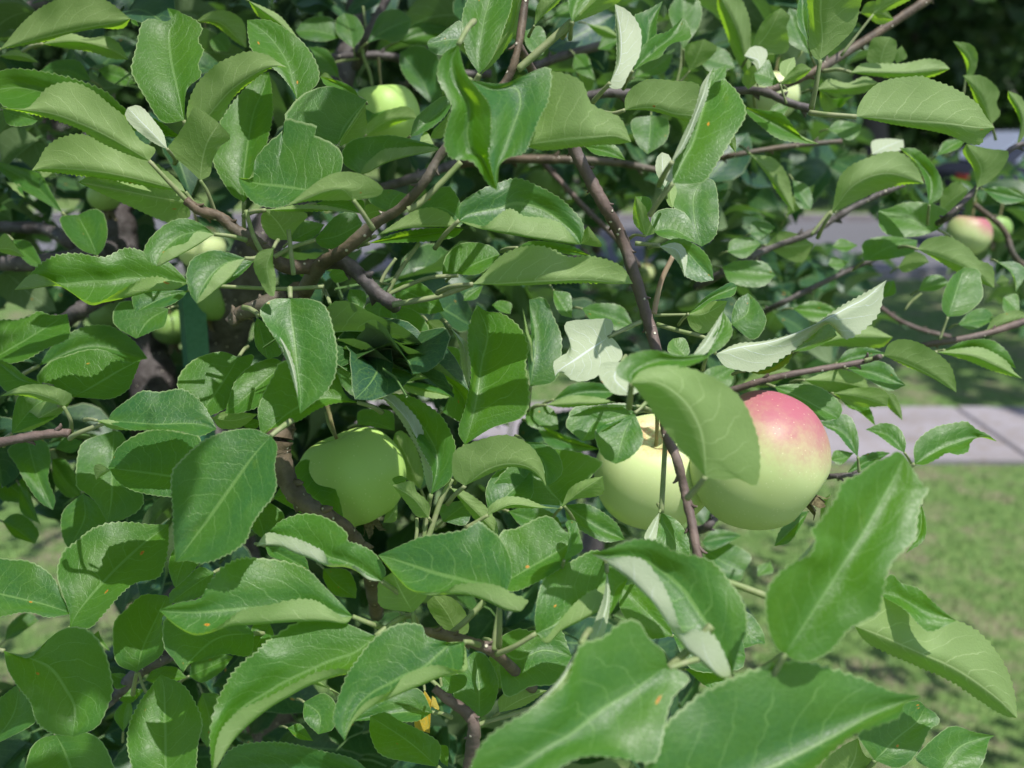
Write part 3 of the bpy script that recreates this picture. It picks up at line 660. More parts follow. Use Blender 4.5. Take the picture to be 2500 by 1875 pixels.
11 .64 U 1400 1050 1560 1260|1500 1050 1550 1150|*1480 1150|1430 1200
11 .61 T 1130 780 1530 980|1300 740 1460 850|*1320 860|1200 960 1400 1000
11 .66 T 640 700 820 620|700 620|*740 680|700 760 800 720
11 .62 T 420 640 500 720|460 580 500 620|*460 650|410 690 450 720
11 .66 T 1680 900 1830 780|1700 830|*1740 850|1780 880
11 .68 T 1900 930 2040 1000|1960 895 2050 920|*1970 950|1960 980
12 .40 T 1080 1535 1680 1330|970 1480 970 1400 1080 1310 1250 1280 1450 1320 1600 1310|*1100 1450 1300 1360 1500 1350|1160 1440 1300 1405 1480 1405 1600 1370
22 .395 U 1650 835 1075 110 -.25|1780 860 1900 850 2042 900 2070 700 2040 480 1930 240 1750 90 1500 -10 1300 -20 1150 20|*1640 650 1600 450 1480 250 1280 110|1540 710 1440 600 1310 430 1190 250;1600 900 1510 1000
12 .46 T 1660 1330 1785 980|1700 1310 1800 1240 1857 1150 1840 1060|*1700 1230 1780 1100|1680 1230 1760 1080
12 .455 V 1540 1340 1785 980|1620 1220 1700 1110|*1640 1240 1720 1110|1660 1300 1720 1200 1765 1080
12 .5 T 1500 1330 1400 1190|1370 1300 1365 1230|*1440 1270|1530 1290 1490 1190
13 .57 V -167 1310 1152 738|0 1230 200 1210 400 1160 560 1110 700 1010 820 930 950 860 1060 795|*0 1260 300 1205 600 1080 850 950 1000 870|-100 1400 0 1430 130 1445 260 1390 430 1280 620 1130 730 1080 760 1130 840 1195 960 1130 1080 1010 1120 890 1130 800;-240 1190 -450 1130 -620 1080
13 .575 T 430 1290 770 1165|560 1180 700 1075|*600 1230|550 1280 700 1210
13 .58 T 60 1440 440 1280|200 1400 350 1330|*250 1420|200 1465 370 1400
12 .5 V 900 1180 492 1478|940 1120 915 1040 760 1042 600 1055 560 1100 605 1200 590 1290 480 1370|*780 1260 650 1350 540 1420|950 1200 1010 1330 860 1450 750 1510 640 1515 560 1460 520 1440;1000 1130 1150 1060
12 .44 V 1000 1370 1080 1630|850 1380 830 1480 900 1580 960 1620|*950 1500|1050 1450 1180 1560
12 .56 U 1500 1005 1820 900|1600 960 1690 905|*1640 1000|1540 1110 1640 1150 1740 1080;1250 1010
12 .55 T 1520 1000 1895 790|1650 870 1760 800 1850 755|*1700 870|1620 960 1700 900 1860 860
12 .53 U 1190 400 1110 90|1100 300 1095 180|*1150 250|1260 370 1210 260 1190 180;1110 390 1050 430
12 .535 T 1200 230 1115 95|1150 150|*1170 160|1240 170 1210 100
12 .54 T 1250 360 1575 440|1230 270 1290 200 1400 185 1490 220 1550 320|*1400 350|1300 400 1450 440
12 .5 D 1300 470 1715 740|1400 420 1500 430 1620 500 1690 600|*1480 500 1600 620|1450 600 1490 700 1600 750;1110 455
12 .495 V 1295 480 1490 715|1400 450 1470 470 1510 550 1500 650|*1420 500 1470 590|1380 540 1450 620
12 .6 T 1850 1080 1980 840|1860 980 1900 890|*1970 1000 1990 900|2020 1200 2120 1060 2060 920
12 .7 T 700 960 1100 1100|800 920 1000 940|*900 1020|800 1080 1000 1130
12 .7 T 1660 1550 1880 1400|1640 1450 1750 1400|*1760 1480|1830 1560
12 .72 T 1780 640 2190 700|1900 590 2100 600|*1960 680|1850 760 2080 790
12 .75 T 1820 520 2080 460|1850 430 2000 410|*1950 490|1950 570
12 .78 T 2000 380 2190 330|2010 290 2120 290|*2090 350|2080 430
12 .64 T 480 820 620 1030|600 840 620 930|*550 940|480 900 530 1000
22 .7 T 480 240 960 180|600 130 750 105 900 130|*720 180|650 230 850 240
22 .68 U 420 280 960 260|600 210 800 220|*700 270|600 300
22 .7 T 260 330 520 470|350 270 480 320|*380 400|280 430 420 480
22 .69 T 340 430 830 620|480 480 700 570|*560 560|450 600 650 640
13 .75 T 1550 350 1090 200|1640 230 1500 150 1300 140 1180 180|*1300 260|1400 400 1200 400 1100 330
13 .77 T 980 590 1390 430|970 450 1150 400|*1180 480|1150 580 1350 530
13 .7 U 1390 500 1982 800|1450 430 1560 400 1650 410 1780 490 1860 580 1970 640|*1640 590 1820 680|1500 560 1700 680 1880 760
13 .68 T 1625 1022 1750 640|1580 960 1590 850 1650 720|*1680 850|1760 1000 1890 880 1880 740 1860 660;1560 1200
13 .62 U 1130 1320 1690 1605|1170 1230 1280 1195 1440 1240 1620 1370 1680 1500|*1300 1380 1500 1480|1300 1400 1450 1460 1570 1520;980 1360
13 .66 T 770 1380 1140 1300|850 1280 1000 1260|*950 1330|950 1390
13 .64 T 850 1420 1300 1550|1050 1360 1180 1400 1230 1480|*1050 1460|1000 1500 1170 1590
13 .66 U 520 1510 1020 1580|650 1460 800 1430 960 1480|*770 1520|700 1600 900 1600
23 .62 T 290 140 780 385|400 120 600 130 750 220 810 310|*500 230|380 260 550 350 650 400
23 .66 U 740 190 1160 290|900 150 1080 150 1160 200|*950 220|900 290
23 .67 T 790 230 1065 440|950 250 1030 320|*940 330|860 300 960 340
23 .68 U 1160 200 1275 400|1210 200 1260 300|*1210 290|1160 290
13 .66 U 1540 1295 2200 1500|1700 1270 1880 1260 2060 1350 2130 1440|*1800 1320 2000 1400|1750 1350 1950 1430
13 .68 T 1600 1280 2150 1420|1750 1210 1950 1200 2080 1290|*1850 1270|1800 1300
13 .7 U 1920 1130 2260 1020|1980 1030 2150 970|*2080 1060|2050 1120
13 .73 T 2050 870 2180 1000|2160 850|*2120 930|2060 980
13 .7 T 2010 600 2150 830|2150 600 2230 680|*2120 680|2090 660 2150 740
13 .8 U 220 470 590 460|330 370 450 380|*400 480|350 560 500 600
13 .82 U 380 250 600 0|420 100|*480 120|540 150
13 .8 T 730 480 930 470|800 420|*840 480|830 520
13 .78 T 700 620 860 600|740 560|*780 610|780 660
13 .8 U 1240 640 1480 600|1300 680|*1340 600|1330 520 1430 540
13 .78 T 1400 820 1640 760|1450 720 1560 700|*1520 780|1530 820
13 .78 T 1210 740 1100 880|1150 760|*1170 820|1220 840
13 .72 U 560 1250 1200 1180|800 1120 1000 1090|*850 1180|850 1250 1100 1260
13 .7 U 20 1560 420 1440|150 1440 300 1400|*220 1490|250 1560
13 .78 T 430 960 800 1000|560 900 700 930|*620 980|600 1060
13 .8 T 1900 40 2260 120|2050 20|*2080 90|2050 150
13 .8 U 2000 760 2100 740|2040 700|*2050 750|2060 790
13 .74 T 1700 1080 1990 1040|1800 980 1920 960|*1850 1050|1820 1120
20 .5 T 830 410 1672 466|870 330 1000 230 1100 170 1230 180 1380 155 1470 190 1560 270 1640 400|*950 410 1200 430 1500 425|1000 470 1200 470 1380 480 1530 520 1640 480;600 500 540 540
20 .495 U 745 400 1180 470|850 395 1000 440|*900 440|850 460 1000 475
20 .52 T 1500 860 835 760|1550 545 1400 490 1250 465 1130 480 1000 540 900 620 870 690|*1310 830 1100 800 950 780|1400 980 1320 990 1150 970 1000 930 900 860
20 .52 U 850 780 740 857|830 800|*790 800|770 735 725 760
20 .46 T 2090 520 1355 1492 .5|1950 465 1750 480 1560 560 1400 700 1330 790 1320 930 1335 1100 1340 1300|*1950 680 1780 920 1600 1170 1450 1370|2140 600 2120 750 2135 900 2100 1000 2030 1080 1950 1200 1880 1350 1700 1460 1550 1500 1450 1480;2150 470 2250 400
20 .62 T 880 480 830 1190|650 560 595 700 590 900 650 950 740 1030|*870 700 860 1000|960 530 1100 950 1080 1080 950 1160
20 .64 T 640 960 530 1390|500 1080 470 1190 490 1320|*650 1160|760 1050 820 1190 680 1280
30 .56 T 540 575 1300 -220|530 450 440 180 480 0 550 -60 700 -180 850 -230 1000 -235 1150 -220|*620 430 850 170 1080 -50|690 580 800 470 940 310 1050 230 1220 190 1280 50 1300 -100
20 .58 T 90 500 400 190|100 350 150 200 250 190|*230 330|200 460 480 330
20 .575 U 90 500 560 240|150 400 330 260|*300 380|250 470 450 360
20 .66 T 210 540 410 1090|60 620 130 750 200 880 300 1020|*280 800|350 560 390 700 370 850 425 1000
20 .72 T -60 800 260 1050|60 780 180 850|*100 920|0 1000 120 1030
20 .72 T 20 1180 270 1350|100 1120 200 1140 300 1260|*130 1240|100 1290 200 1330
20 .7 T 150 900 310 1200|220 960|*220 1050|160 1100
20 .75 T 400 700 620 980|500 700 600 850|*500 860|420 880 520 990
20 .7 T 430 620 640 560|500 530|*540 600|560 650
30 .55 T -150 280 565 468|-50 60 100 50 210 60 350 130 430 220 480 340|*100 340 350 400|-50 480 150 460 250 460 370 495
30 .8 T 40 670 300 520|60 570 150 480 230 460|*150 590|120 650 200 590
30 .5 T 30 755 560 1415|160 800 240 800 400 640 520 575 650 580 750 660 830 820 865 1000 860 1100 780 1300 700 1370|*240 815 400 900 500 1040 580 1200|60 900 150 1050 230 1150 280 1300 400 1390
30 .58 T 1055 920 1290 330|900 850 870 640 890 520 980 430 1090 330 1180 320|*1100 740 1200 520|1260 760 1250 500 1330 400
30 .5 T 1290 1900 1235 938 .45|1100 1820 990 1550 995 1330 1080 1150 1160 1040|*1280 1650 1275 1350 1265 1050|1480 1800 1530 1470 1560 1300 1480 1110 1400 1010
30 .57 T 430 1400 650 1900|300 1440 220 1550 230 1750|*490 1510 560 1700|650 1380 780 1450 860 1600 880 1750
30 .6 T -80 1500 150 1000|-60 1200|*100 1250|280 1300 230 1150 150 1040
30 .66 T 760 600 690 590|780 650 850 760|*740 700|690 650
30 .62 T 850 930 1050 980|950 930|*950 970|900 1050
30 .64 T 1120 980 1440 960|1200 890 1350 880|*1280 960|1250 1020
30 .66 T 860 1100 1120 1050|950 1050|*1000 1100|1000 1160
30 .66 T 950 1380 1000 1100|880 1250|*960 1250|1020 1250
30 .64 T 1460 950 1800 800|1500 820 1700 780|*1640 870|1560 1000 1700 920
30 .66 T 1560 1080 1600 1500|1700 1100 1800 1300|*1620 1300|1520 1200 1540 1400
31 .46 T 825 490 -671 440|700 350 590 240 480 130 300 65 60 38 -60 48 -180 115 -280 240 -350 350 -520 385|*720 470 600 430 450 400 300 400 100 420 -60 430 -180 440 -300 450 -420 455 -550 452|770 545 620 530 450 530 250 540 60 555 -100 560 -200 590 -300 612 -400 622 -540 555|740 490 600 400 500 360 350 365 150 410 -20 440 -140 520 -290 610 -420 615 -545 550;950 540 1060 580
30 .49 T 1960 620 1412 925|1800 480 1500 450 1290 490 1255 620 1275 740 1340 820|*1700 650 1500 800|1930 790 1750 780 1580 820 1450 860
30 .5 T 2080 540 1930 800|1950 560|*2020 650|2110 640 2030 750
30 .52 T 1650 150 1310 390|1540 110 1400 230 1310 310|*1480 260|1600 300 1450 370
30 .53 T 1500 -100 1350 265|1350 -40 1300 100 1330 220|*1400 100|1550 50 1400 230
31 .45 T 1000 640 -258 1705|700 520 430 525 210 650 100 750 -50 870 -150 1010 -230 1180 -275 1420 -265 1600|*850 760 650 830 450 920 300 990 150 1080 0 1170 -100 1270 -180 1420 -230 1590|870 900 700 950 500 1020 330 1110 180 1200 20 1330 -80 1430 -150 1530 -220 1650|850 880 720 895 540 925 350 1020 180 1110 0 1190 -120 1280 -200 1390 -245 1560
31 .48 T 1000 1750 -250 1750|850 1600 600 1530 300 1465 50 1465 -120 1520 -200 1640|*700 1700 200 1680|500 1900 0 1850
31 .44 T 1685 685 765 1450|1560 690 1400 640 1350 553 1160 553 980 670 850 840 775 960 695 1180 680 1310|*1580 700 1480 780 1370 880 1230 940 1120 1000 1000 1060 900 1140 830 1230 790 1330|1700 800 1690 910 1500 962 1320 1035 1120 1120 980 1180 890 1250 830 1310 785 1390|1690 780 1660 900 1480 865 1320 905 1210 960 1120 1065 960 1130 860 1220 795 1330;1740 690 1800 710
31 .45 T 1960 420 1020 17|2050 180 2035 20 1960 -120 1880 -185 1800 -240 1690 -180 1520 -150 1350 -120 1180 -50|*1960 300 1930 260 1850 240 1750 225 1620 190 1500 160 1370 120 1250 80 1120 40|2100 455 2000 440 1850 370 1700 325 1550 320 1380 325 1260 265 1180 190 1090 95|2180 380 2050 310 1950 255 1780 235 1620 250 1530 300 1300 290 1190 205 1095 100
31 .47 U 1290 460 1130 150|1050 420 1020 300 1030 220|*1200 300|1400 330 1330 290 1200 200
31 .52 U 1640 650 1450 330|1500 560 1400 400|*1560 480|1720 600 1690 450 1580 340
21 .47 D 1050 1640 80 1372|1080 1560 1000 1430 880 1360 790 1330 780 1265 640 1160 480 1120 300 1160 190 1250|*950 1580 850 1520 750 1480 650 1450 580 1410 480 1350 370 1310 270 1290 160 1290|950 1630 850 1560 760 1530 660 1530 580 1505 480 1460 380 1425 270 1375 150 1365|940 1600 860 1535 780 1515 655 1500 600 1415 500 1360 400 1315 280 1285 160 1270
21 .52 T 150 1370 490 1550|300 1380 450 1450|*300 1450|180 1440 250 1470
21 .6 T 20 1000 150 1330|120 1000 300 1140|*110 1180|20 1200
31 .56 T 1440 1230 790 1300|1350 1060 1200 1050 1000 1150|*1200 1230|1300 1300 1000 1290
31 .58 Y 1380 1060 1420 1390|1300 1330|*1400 1250|1500 1230 1440 1100
31 .52 T 1480 1650 960 1260|1300 1620 1050 1560 960 1400|*1250 1450|1500 1480 1350 1370 1180 1290 1080 1230
31 .55 T 1800 1280 1760 760|1650 1200 1600 1050 1680 850|*1800 1000|1900 1200 1950 1000 1860 800
31 .52 T 1520 950 1560 1100|1690 940 1690 1030|*1580 1030|1500 1030
31 .58 T 450 1150 560 1400|600 1080 700 1180 680 1350|*570 1250|450 1280
31 .6 U 650 1050 430 920|750 1100 600 1010|*560 1000|500 1000
31 .56 T 2000 700 1960 1050|1880 800 1900 950|*1990 880|2120 780 2080 960
31 .53 T 1560 1650 1480 1480|1500 1600|*1530 1560|1560 1500
31 .6 T 600 120 850 350|780 130 850 250|*700 240|600 200 680 320
31 .6 T 320 1350 520 1450|420 1320|*420 1400|400 1430
22 .47 T 70 1665 680 1290|60 1290 200 1230 390 1140 480 1160 560 1250|*290 1540 500 1420|170 1720 400 1620 600 1480
22 .46 T 560 1480 590 1170|600 1290 570 1200|*600 1350|700 1400 680 1290 650 1180
32 .46 T 345 620 960 50|335 480 380 250 480 120 620 60 800 -20|*450 570 540 510 650 430 760 330 870 220|430 700 540 600 680 530 790 470 880 400|410 660 500 560 640 390 760 300 880 235;180 720 40 780
32 .40 D 1850 950 765 5|1920 720 1970 590 1950 400 1820 200 1680 55 1430 0 1270 -90 1100 -100 900 -30|*1800 800 1700 600 1600 450 1500 300 1400 200 1300 120 1200 60 1050 20 900 20|1760 960 1600 830 1480 720 1340 520 1240 380 1130 270 1040 190 960 130 860 60|1825 850 1720 650 1580 600 1470 600 1400 420 1330 260 1190 70 1060 30 900 40
32 .45 T 1060 200 910 480|900 100 890 250|*960 280|1050 210 960 400
32 .44 V 890 150 800 670|860 350 760 640|*890 400|915 320 900 500 860 640
32 .47 T 1000 250 1400 640|1200 250 1330 450|*1200 460|1000 450 1200 650
32 .36 T 1370 890 -250 1850 .55|1350 850 1330 760 1220 660 1150 540 1070 510 960 560 880 640 720 690 660 760 630 870 580 1000 480 1080 300 1210 100 1330 0 1400 -100 1520|*1300 910 1080 1070 850 1210 620 1390 400 1520 200 1650|1450 905 1530 980 1400 1120 1340 1330 1280 1590 1150 1610 1000 1580 720 1570 520 1660 200 1850
32 .365 V 690 700 260 1240|620 820 500 1000|*600 880 470 1060|640 890 570 1040 400 1140
32 .52 T 50 720 620 800|70 650 200 585 320 600 500 540|*200 820 400 750|100 1100 300 1030 500 1000
32 .55 T 1400 640 1960 800|1600 560 1900 640|*1650 720|1550 900 1900 900
32 .56 T 1850 480 2110 700|1980 460 2090 600|*2000 650|1920 720 2050 700
32 .55 T 1500 900 1900 1000|1700 820|*1700 930|1700 1050
32 .55 U 60 1230 430 1060|60 1120 200 1040|*230 1130|250 1180
33 .37 T -700 2000 1420 1108 .5|-700 1600 -556 1330 -330 1120 -140 1010 100 910 450 830 700 890 1000 990 1180 1070|*-100 1800 300 1640 700 1440 1100 1220|0 2100 400 1850 600 1660 850 1430 1080 1330 1240 1270 1290 1170
33 .5 U 780 1800 930 1430|650 1650 800 1500|*900 1600|1070 1630 980 1560
33 .5 T 1060 1600 1450 1190|950 1450 960 1370 1250 1180 1390 1140|*1230 1430 1380 1310|1250 1659 1400 1530 1480 1370 1560 1310 1530 1240
33 .52 T 1560 1700 1985 1410|1380 1600 1430 1510 1640 1340 1820 1380|*1700 1510 1850 1440|1800 1720 1900 1600 1940 1450
33 .6 T 1190 1700 1200 1640|1180 1670|*1200 1670|1220 1680
33 .38 T 375 775 1290 -752 .35|310 740 240 600 215 400 230 290 290 190 420 80 560 20 600 -110 565 -170 640 -250 760 -420 810 -540 930 -600 1060 -700 1150 -730 1230 -785|*520 550 700 270 820 80 950 -120 1120 -420 1230 -620|430 820 550 840 700 770 770 700 850 600 950 540 1080 470 1110 390 1150 180 1220 40 1370 -100 1380 -200 1400 -330 1440 -430 1482 -490 1430 -520 1380 -600
23 .39 V 610 1310 440 1520|500 1440|*540 1430|600 1380 540 1470
33 .46 U 900 560 2160 1275 -.2|1000 400 1130 340 1290 430 1380 535 1490 605 1660 525 1800 570 1950 700 2080 900 2140 1100|*1100 640 1400 770 1700 910 2000 1120|1000 690 1260 815 1640 985 1850 1125 2050 1250
33 .455 T 1080 300 1690 522|1180 165 1260 230 1390 270 1500 370 1600 460|*1250 340 1450 450|1140 345 1290 435 1400 550 1490 605
23 .62 T 1370 735 2005 562|1360 620 1400 540 1530 450 1700 415 1770 410 1850 470 1920 500|*1500 660 1640 590 1850 530|1450 740 1550 690 1620 650 1700 665 1780 640 1800 570 1900 510
23 .62 T 1290 650 990 470|1300 560 1240 450 1120 420|*1170 520|1200 600 1080 510
23 .63 T 930 680 620 410|935 530 880 380 790 350 760 390|*830 510|850 600 770 500 700 460;940 800
23 .66 T 850 800 1180 650|950 680 1080 640|*1000 720|950 790
23 .66 T 720 700 900 650|760 630|*820 690|800 740
23 .5 T 1420 1050 1300 1425|1390 1150 1380 1300|*1410 1250|1455 1170 1440 1320
23 .6 T 550 1100 285 1370|450 1120 330 1250|*440 1220|500 1200 400 1340
23 .64 U 720 960 640 1200|650 1040|*680 1080|720 1080
22 .8 T 1640 1400 1950 1560|1800 1340 2000 1440|*1800 1500|1680 1550 1900 1640
22 .8 T 1620 1340 1930 1290|1700 1250 1830 1250|*1780 1310|1700 1400
32 .8 T 2050 180 2150 60|2060 100 2150 70|*2110 120|2170 150
21 .57 T 210 1000 760 1210|350 800 450 700 600 760 700 950 740 1080|*450 950|400 1100 600 1190
21 .54 T 1430 970 1000 185|1580 850 1620 620 1560 450 1480 340 1300 225 1130 190|*1480 700 1400 500 1250 320|1440 800 1360 640 1290 500 1150 300
21 .53 V 1420 970 1000 182 -.1|1510 820 1450 680 1360 650 1380 540 1330 400 1210 260 1120 195|*1440 800 1370 660 1330 560 1250 400 1120 260|1390 880 1350 680 1280 540 1190 390 1080 250
21 .64 U 1350 930 1150 500|1180 800 1120 650|*1260 720|1370 800 1300 580 1200 480
21 .66 T 860 430 1150 480|870 330 1000 310 1130 340|*1000 420|1000 450
21 .63 T 1520 330 1720 450|1650 60 1720 200|*1650 280|1540 350
21 .5 U 1690 905 2318 908|1600 830 1595 680 1630 620 1750 570 1940 515 2080 530 2200 600 2280 720|*1850 790 2000 740 2150 750 2260 820|1800 850 2000 765 2150 765 2240 810
22 .55 T 250 560 430 900|400 580 510 650 550 780 500 860|*400 720|380 700
22 .57 T 560 1060 480 620|250 1030 0 950 200 700|*400 850|800 800 850 720 650 640
22 .55 U 540 1070 860 830|600 930 720 860|*680 950|640 1010 850 970
21 .53 U 1870 1130 2440 1080|1880 1060 2000 990 2150 1000 2300 1060|*2050 1050 2250 1070|2000 1080 2200 1075;1700 1230
21 .56 T 1870 1100 2212 780|1850 950 1900 830 2000 770|*2050 950|2000 1000 2200 1000
21 .55 U 1580 920 1950 1290|1700 950 1850 1060 1930 1180|*1760 1090|1650 1010 1800 1200
21 .58 T 1520 1180 1760 1000|1500 1060|*1620 1100|1700 1200
22 .6 T 570 1050 1030 1320|750 1050 950 1180|*780 1200|600 1180 850 1330
22 .62 T 130 1100 560 1250|300 1060 480 1120|*340 1180|240 1220 420 1280
21 .52 U 1410 1150 1130 900|1420 1060 1380 1000 1320 950 1280 870|*1290 1000|1320 1140 1250 1050 1180 960
21 .53 T 1150 890 1250 850|1130 850 1190 825|*1190 870|1200 890
21 .6 V 1060 1190 1170 1010|1100 1060|*1130 1120|1160 1170
22 .47 T 1105 340 700 560|1000 270 800 285 640 300 590 380 580 450|*900 410 800 410|850 480 790 540
22 .465 T 1105 345 960 735|900 420 800 480 820 600 870 690|*1030 480|1167 500 1150 600 1060 690;1195 260
22 .468 V 1120 290 620 320|1000 265 800 285|*900 275|950 295 780 298
22 .5 T 1310 1110 1500 1450|1290 1200 1270 1330 1300 1450|*1340 1200 1450 1380|1430 1170 1510 1290 1530 1430
22 .49 V 1295 1110 1200 1340|1240 1180 1180 1290|*1250 1230|1280 1250 1260 1330
02 .455 V 1392 1250 1690 545|1440 1150 1500 1005 1560 870 1600 740 1640 630|*1460 1150 1530 1005 1580 870 1630 740 1660 640|1480 1150 1555 1000 1605 880 1665 740 1670 650
"""
N_LEAF = 0
def rails_of(rc, s):
    mid = s.strip().startswith('*')
    c = list(map(float, s.replace('*', '').split()))
    return mid, [tile(rc, c[i], c[i + 1]) for i in range(0, len(c) - 1, 2)]
def leaf_size(line):
    q = line.partition(';')[0].split('|'); P_ = []
    bt = list(map(float, q[0].split()[3:7])); P_ += [tile(q[0].split()[0], bt[0], bt[1]), tile(q[0].split()[0], bt[2], bt[3])]
    for s_ in q[1:]: P_ += rails_of(q[0].split()[0], s_)[1]
    a = np.clip(np.array(P_), [0, 0], [2500, 1875]); e = a.max(0) - a.min(0); return float(e[0] * e[1] + 20 * max(e))
EXTRA = []
def make_leaf(line, single=True):
    global N_LEAF
    body, _, pet = line.partition(';')
    parts = body.split('|'); h = parts[0].split()
    rc, d, side = h[0], float(h[1]), h[2]
    bt = list(map(float, h[3:7])); base = tile(rc, bt[0], bt[1]); tip = tile(rc, bt[2], bt[3])
    tilt = float(h[7]) if len(h) > 7 else {'T': .75, 'D': .75, 'U': -.55, 'V': .8, 'Y': .3}[side]
    R = [rails_of(rc, s) for s in parts[1:]]
    mi = [k for k, r in enumerate(R) if r[0]][0]
    cnt = set(len(r[1]) for r in R)
    rails = []
    for _, pts in R:
        full = [base] + pts + [tip]
        dense = cr(full, len(full) * 12)
        rails.append(dense)
    L = np.linalg.norm(np.array(tip) - np.array(base))
    Lr = np.linalg.norm(np.diff(rails[mi], axis=0), axis=1).sum()
    N = int(min(64, max(18, Lr / 6.0))); N += N % 2
    if len(cnt) == 1: rails = [cr([base] + r[1] + [tip], N + 1) for r in R]
    else: rails = [arc(r, N + 1) for r in rails]
    u = np.linspace(0, 1, N + 1); prof = np.sin(np.pi * np.clip(u, 0, 1)) ** .7
    # depth of each rail, in picture pixels
    Wd = .27 * Lr; sg = -1.0 if side in 'TDY' else 1.0
    dz = []
    rr = random.Random(hash(line) & 0xffff if False else N_LEAF * 7919 + 13)
    for k, r in enumerate(rails):
        if k == mi: dz.append(0 * u + 0.0); continue
        wv = np.linalg.norm(r - rails[mi], axis=1)
        if abs(k - mi) == 1 and not (len(rails) - 1 - mi == 2 and k > mi):
            wm = wv.max(); z = math.sqrt(max(0.0, Wd ** 2 - wm ** 2)) * .45 + .12 * wm
            dz.append(sg * (z + (.16 if Lr > 150 else .05) * wm) * prof)
        elif k - mi == 1:      # fold line of a rolled margin
            dz.append(-.05 * Wd * prof)
        else:                  # rolled margin in front of it
            dz.append(-.45 * Wd * prof)
    nsub = 4
    order = []; vv = []
    K = len(rails)
    P3 = [np.column_stack([rails[k], dz[k]]) for k in range(K)]
    ph = rr.random() * 6.28; ph2 = rr.random() * 6.28; lat = (rr.random() - .5) * .5
    cols = []
    for k in range(K - 1):
        a = P3[k - 1] if k else 2 * P3[0] - P3[1]
        b_, c = P3[k], P3[k + 1]; e = P3[k + 2] if k + 2 < K else 2 * P3[-1] - P3[-2]
        # keep the margins from overshooting
        for q in range(nsub):
            f = q / nsub
            cols.append((k + f, 0.5 * ((2 * b_) + (-a + c) * f * .8 + (2 * a * .8 - (4 + .2) * b_ + (3.4) * c - e * .8) * f ** 2 * 1.0 + (-a * .8 + 2.4 * b_ - 2.4 * c + e * .8) * f ** 3) if 0 else b_ * (1 - f) + c * f + (f * (1 - f)) * ((b_ - a) * (1 - f) - (e - c) * f) * .45))
    cols.append((K - 1.0, P3[-1]))
    lo, hi = 0.0, K - 1.0
    arr = []
    for kv, c in cols:
        v = (kv - mi) / (mi - lo) if kv < mi else (kv - mi) / (hi - mi) if hi > mi else 0
        arr.append((v, c.copy()))
    # teeth and waves
    mid = rails[mi]; tdir = np.gradient(mid, axis=0); tdir /= (np.linalg.norm(tdir, axis=1)[:, None] + 1e-9)
    for (v, c), ref in ((arr[0], arr[1][1]), (arr[-1], arr[-2][1])):
        o = c[:, :2] - ref[:, :2]; o /= (np.linalg.norm(o, axis=1)[:, None] + 1e-6)
        amp = .0058 * Lr * np.clip(np.sin(np.pi * u) * 1.5, 0, 1)
        amp = amp * (.6 + .8 * np.array([rr.random() for _ in u]))
        odd = (np.arange(N + 1) % 2 == 1)
        c[odd, :2] += (o * amp[:, None] * 1.2 + tdir * amp[:, None] * .9)[odd]
        c[~odd, :2] -= (o * amp[:, None] * .35)[~odd]
    NB_ = len(arr)
    X = np.stack([c for _, c in arr], 1)         # N+1, cols, 3
    vvs = np.array([v for v, _ in arr])
    side_sg = np.array([1.0 if side in 'TDY' else -.6])
    X[:, :, 2] -= side_sg * .030 * Lr * (np.sin(np.pi * np.abs(vvs)) ** 1.2)[None, :] * prof[:, None]
    wave = .018 * Lr * np.sin(u * 13 + ph)[:, None] * np.abs(vvs)[None, :] ** 2 * np.sign(vvs + .2)[None, :]
    wave += .007 * Lr * np.sin(u * 29 + ph2)[:, None] * np.abs(vvs)[None, :] ** 2
    X[:, :, 2] += wave * prof[:, None]
    yc = (base[1] + tip[1]) / 2; xc = (base[0] + tip[0]) / 2
    cx_, cy_ = X[:, :, 0].mean(), X[:, :, 1].mean()
    zpx = X[:, :, 2] - tilt * (X[:, :, 1] - cy_) + lat * (X[:, :, 0] - cx_) + .12 * Lr * (u[:, None] - .5) ** 2
    lim = .26 * max(Lr, 120)
    zpx = lim * np.tanh(zpx / lim)
    D = d + zpx / F * d
    wx, wy, wz = PW(X[:, :, 0], X[:, :, 1], D)
    W = np.stack([wx, wy, wz], 2)
    # winding: decide from the first section (outer rail to the next)
    A, B = rails[0], rails[1]
    s = 0.0
    for i in range(N):
        p, q, r_ = A[i], B[i], B[i + 1]; t_ = A[i + 1]
        s += (q[0] - p[0]) * (r_[1] - p[1]) - (q[1] - p[1]) * (r_[0] - p[0])
        s += (r_[0] - p[0]) * (t_[1] - p[1]) - (r_[1] - p[1]) * (t_[0] - p[0])
    ccw = s < 0          # picture y runs down: negative area = counter-clockwise to the eye
    front = ccw == (side in 'TDY')
    fs = []
    for i in range(N):
        for j in range(NB_ - 1):
            a, b_, c, e = i * NB_ + j, i * NB_ + j + 1, (i + 1) * NB_ + j + 1, (i + 1) * NB_ + j
            fs.append((a, b_, c, e) if front else (e, c, b_, a))
    uvs = np.stack([np.repeat(u[:, None], NB_, 1), np.repeat((vvs[None, :] + 1) / 2, N + 1, 0)], 2).reshape(-1, 2)
    if not single:
        EXTRA.append((W.reshape(-1, 3), fs, uvs)); return
    o = tree_part('leaf', W.reshape(-1, 3), fs, M_YEL if side == 'Y' else M_DOWN_LIT if side in 'VD' else M_LEAF, uvs)
    N_LEAF += 1
    # petiole
    D0 = float(D[0].mean()); pts = [(base[0], base[1], D0)]
    m1 = mid[min(3, N)]; ptsm = (m1[0], m1[1], float(D[min(3, N), :].mean()) + .0012)
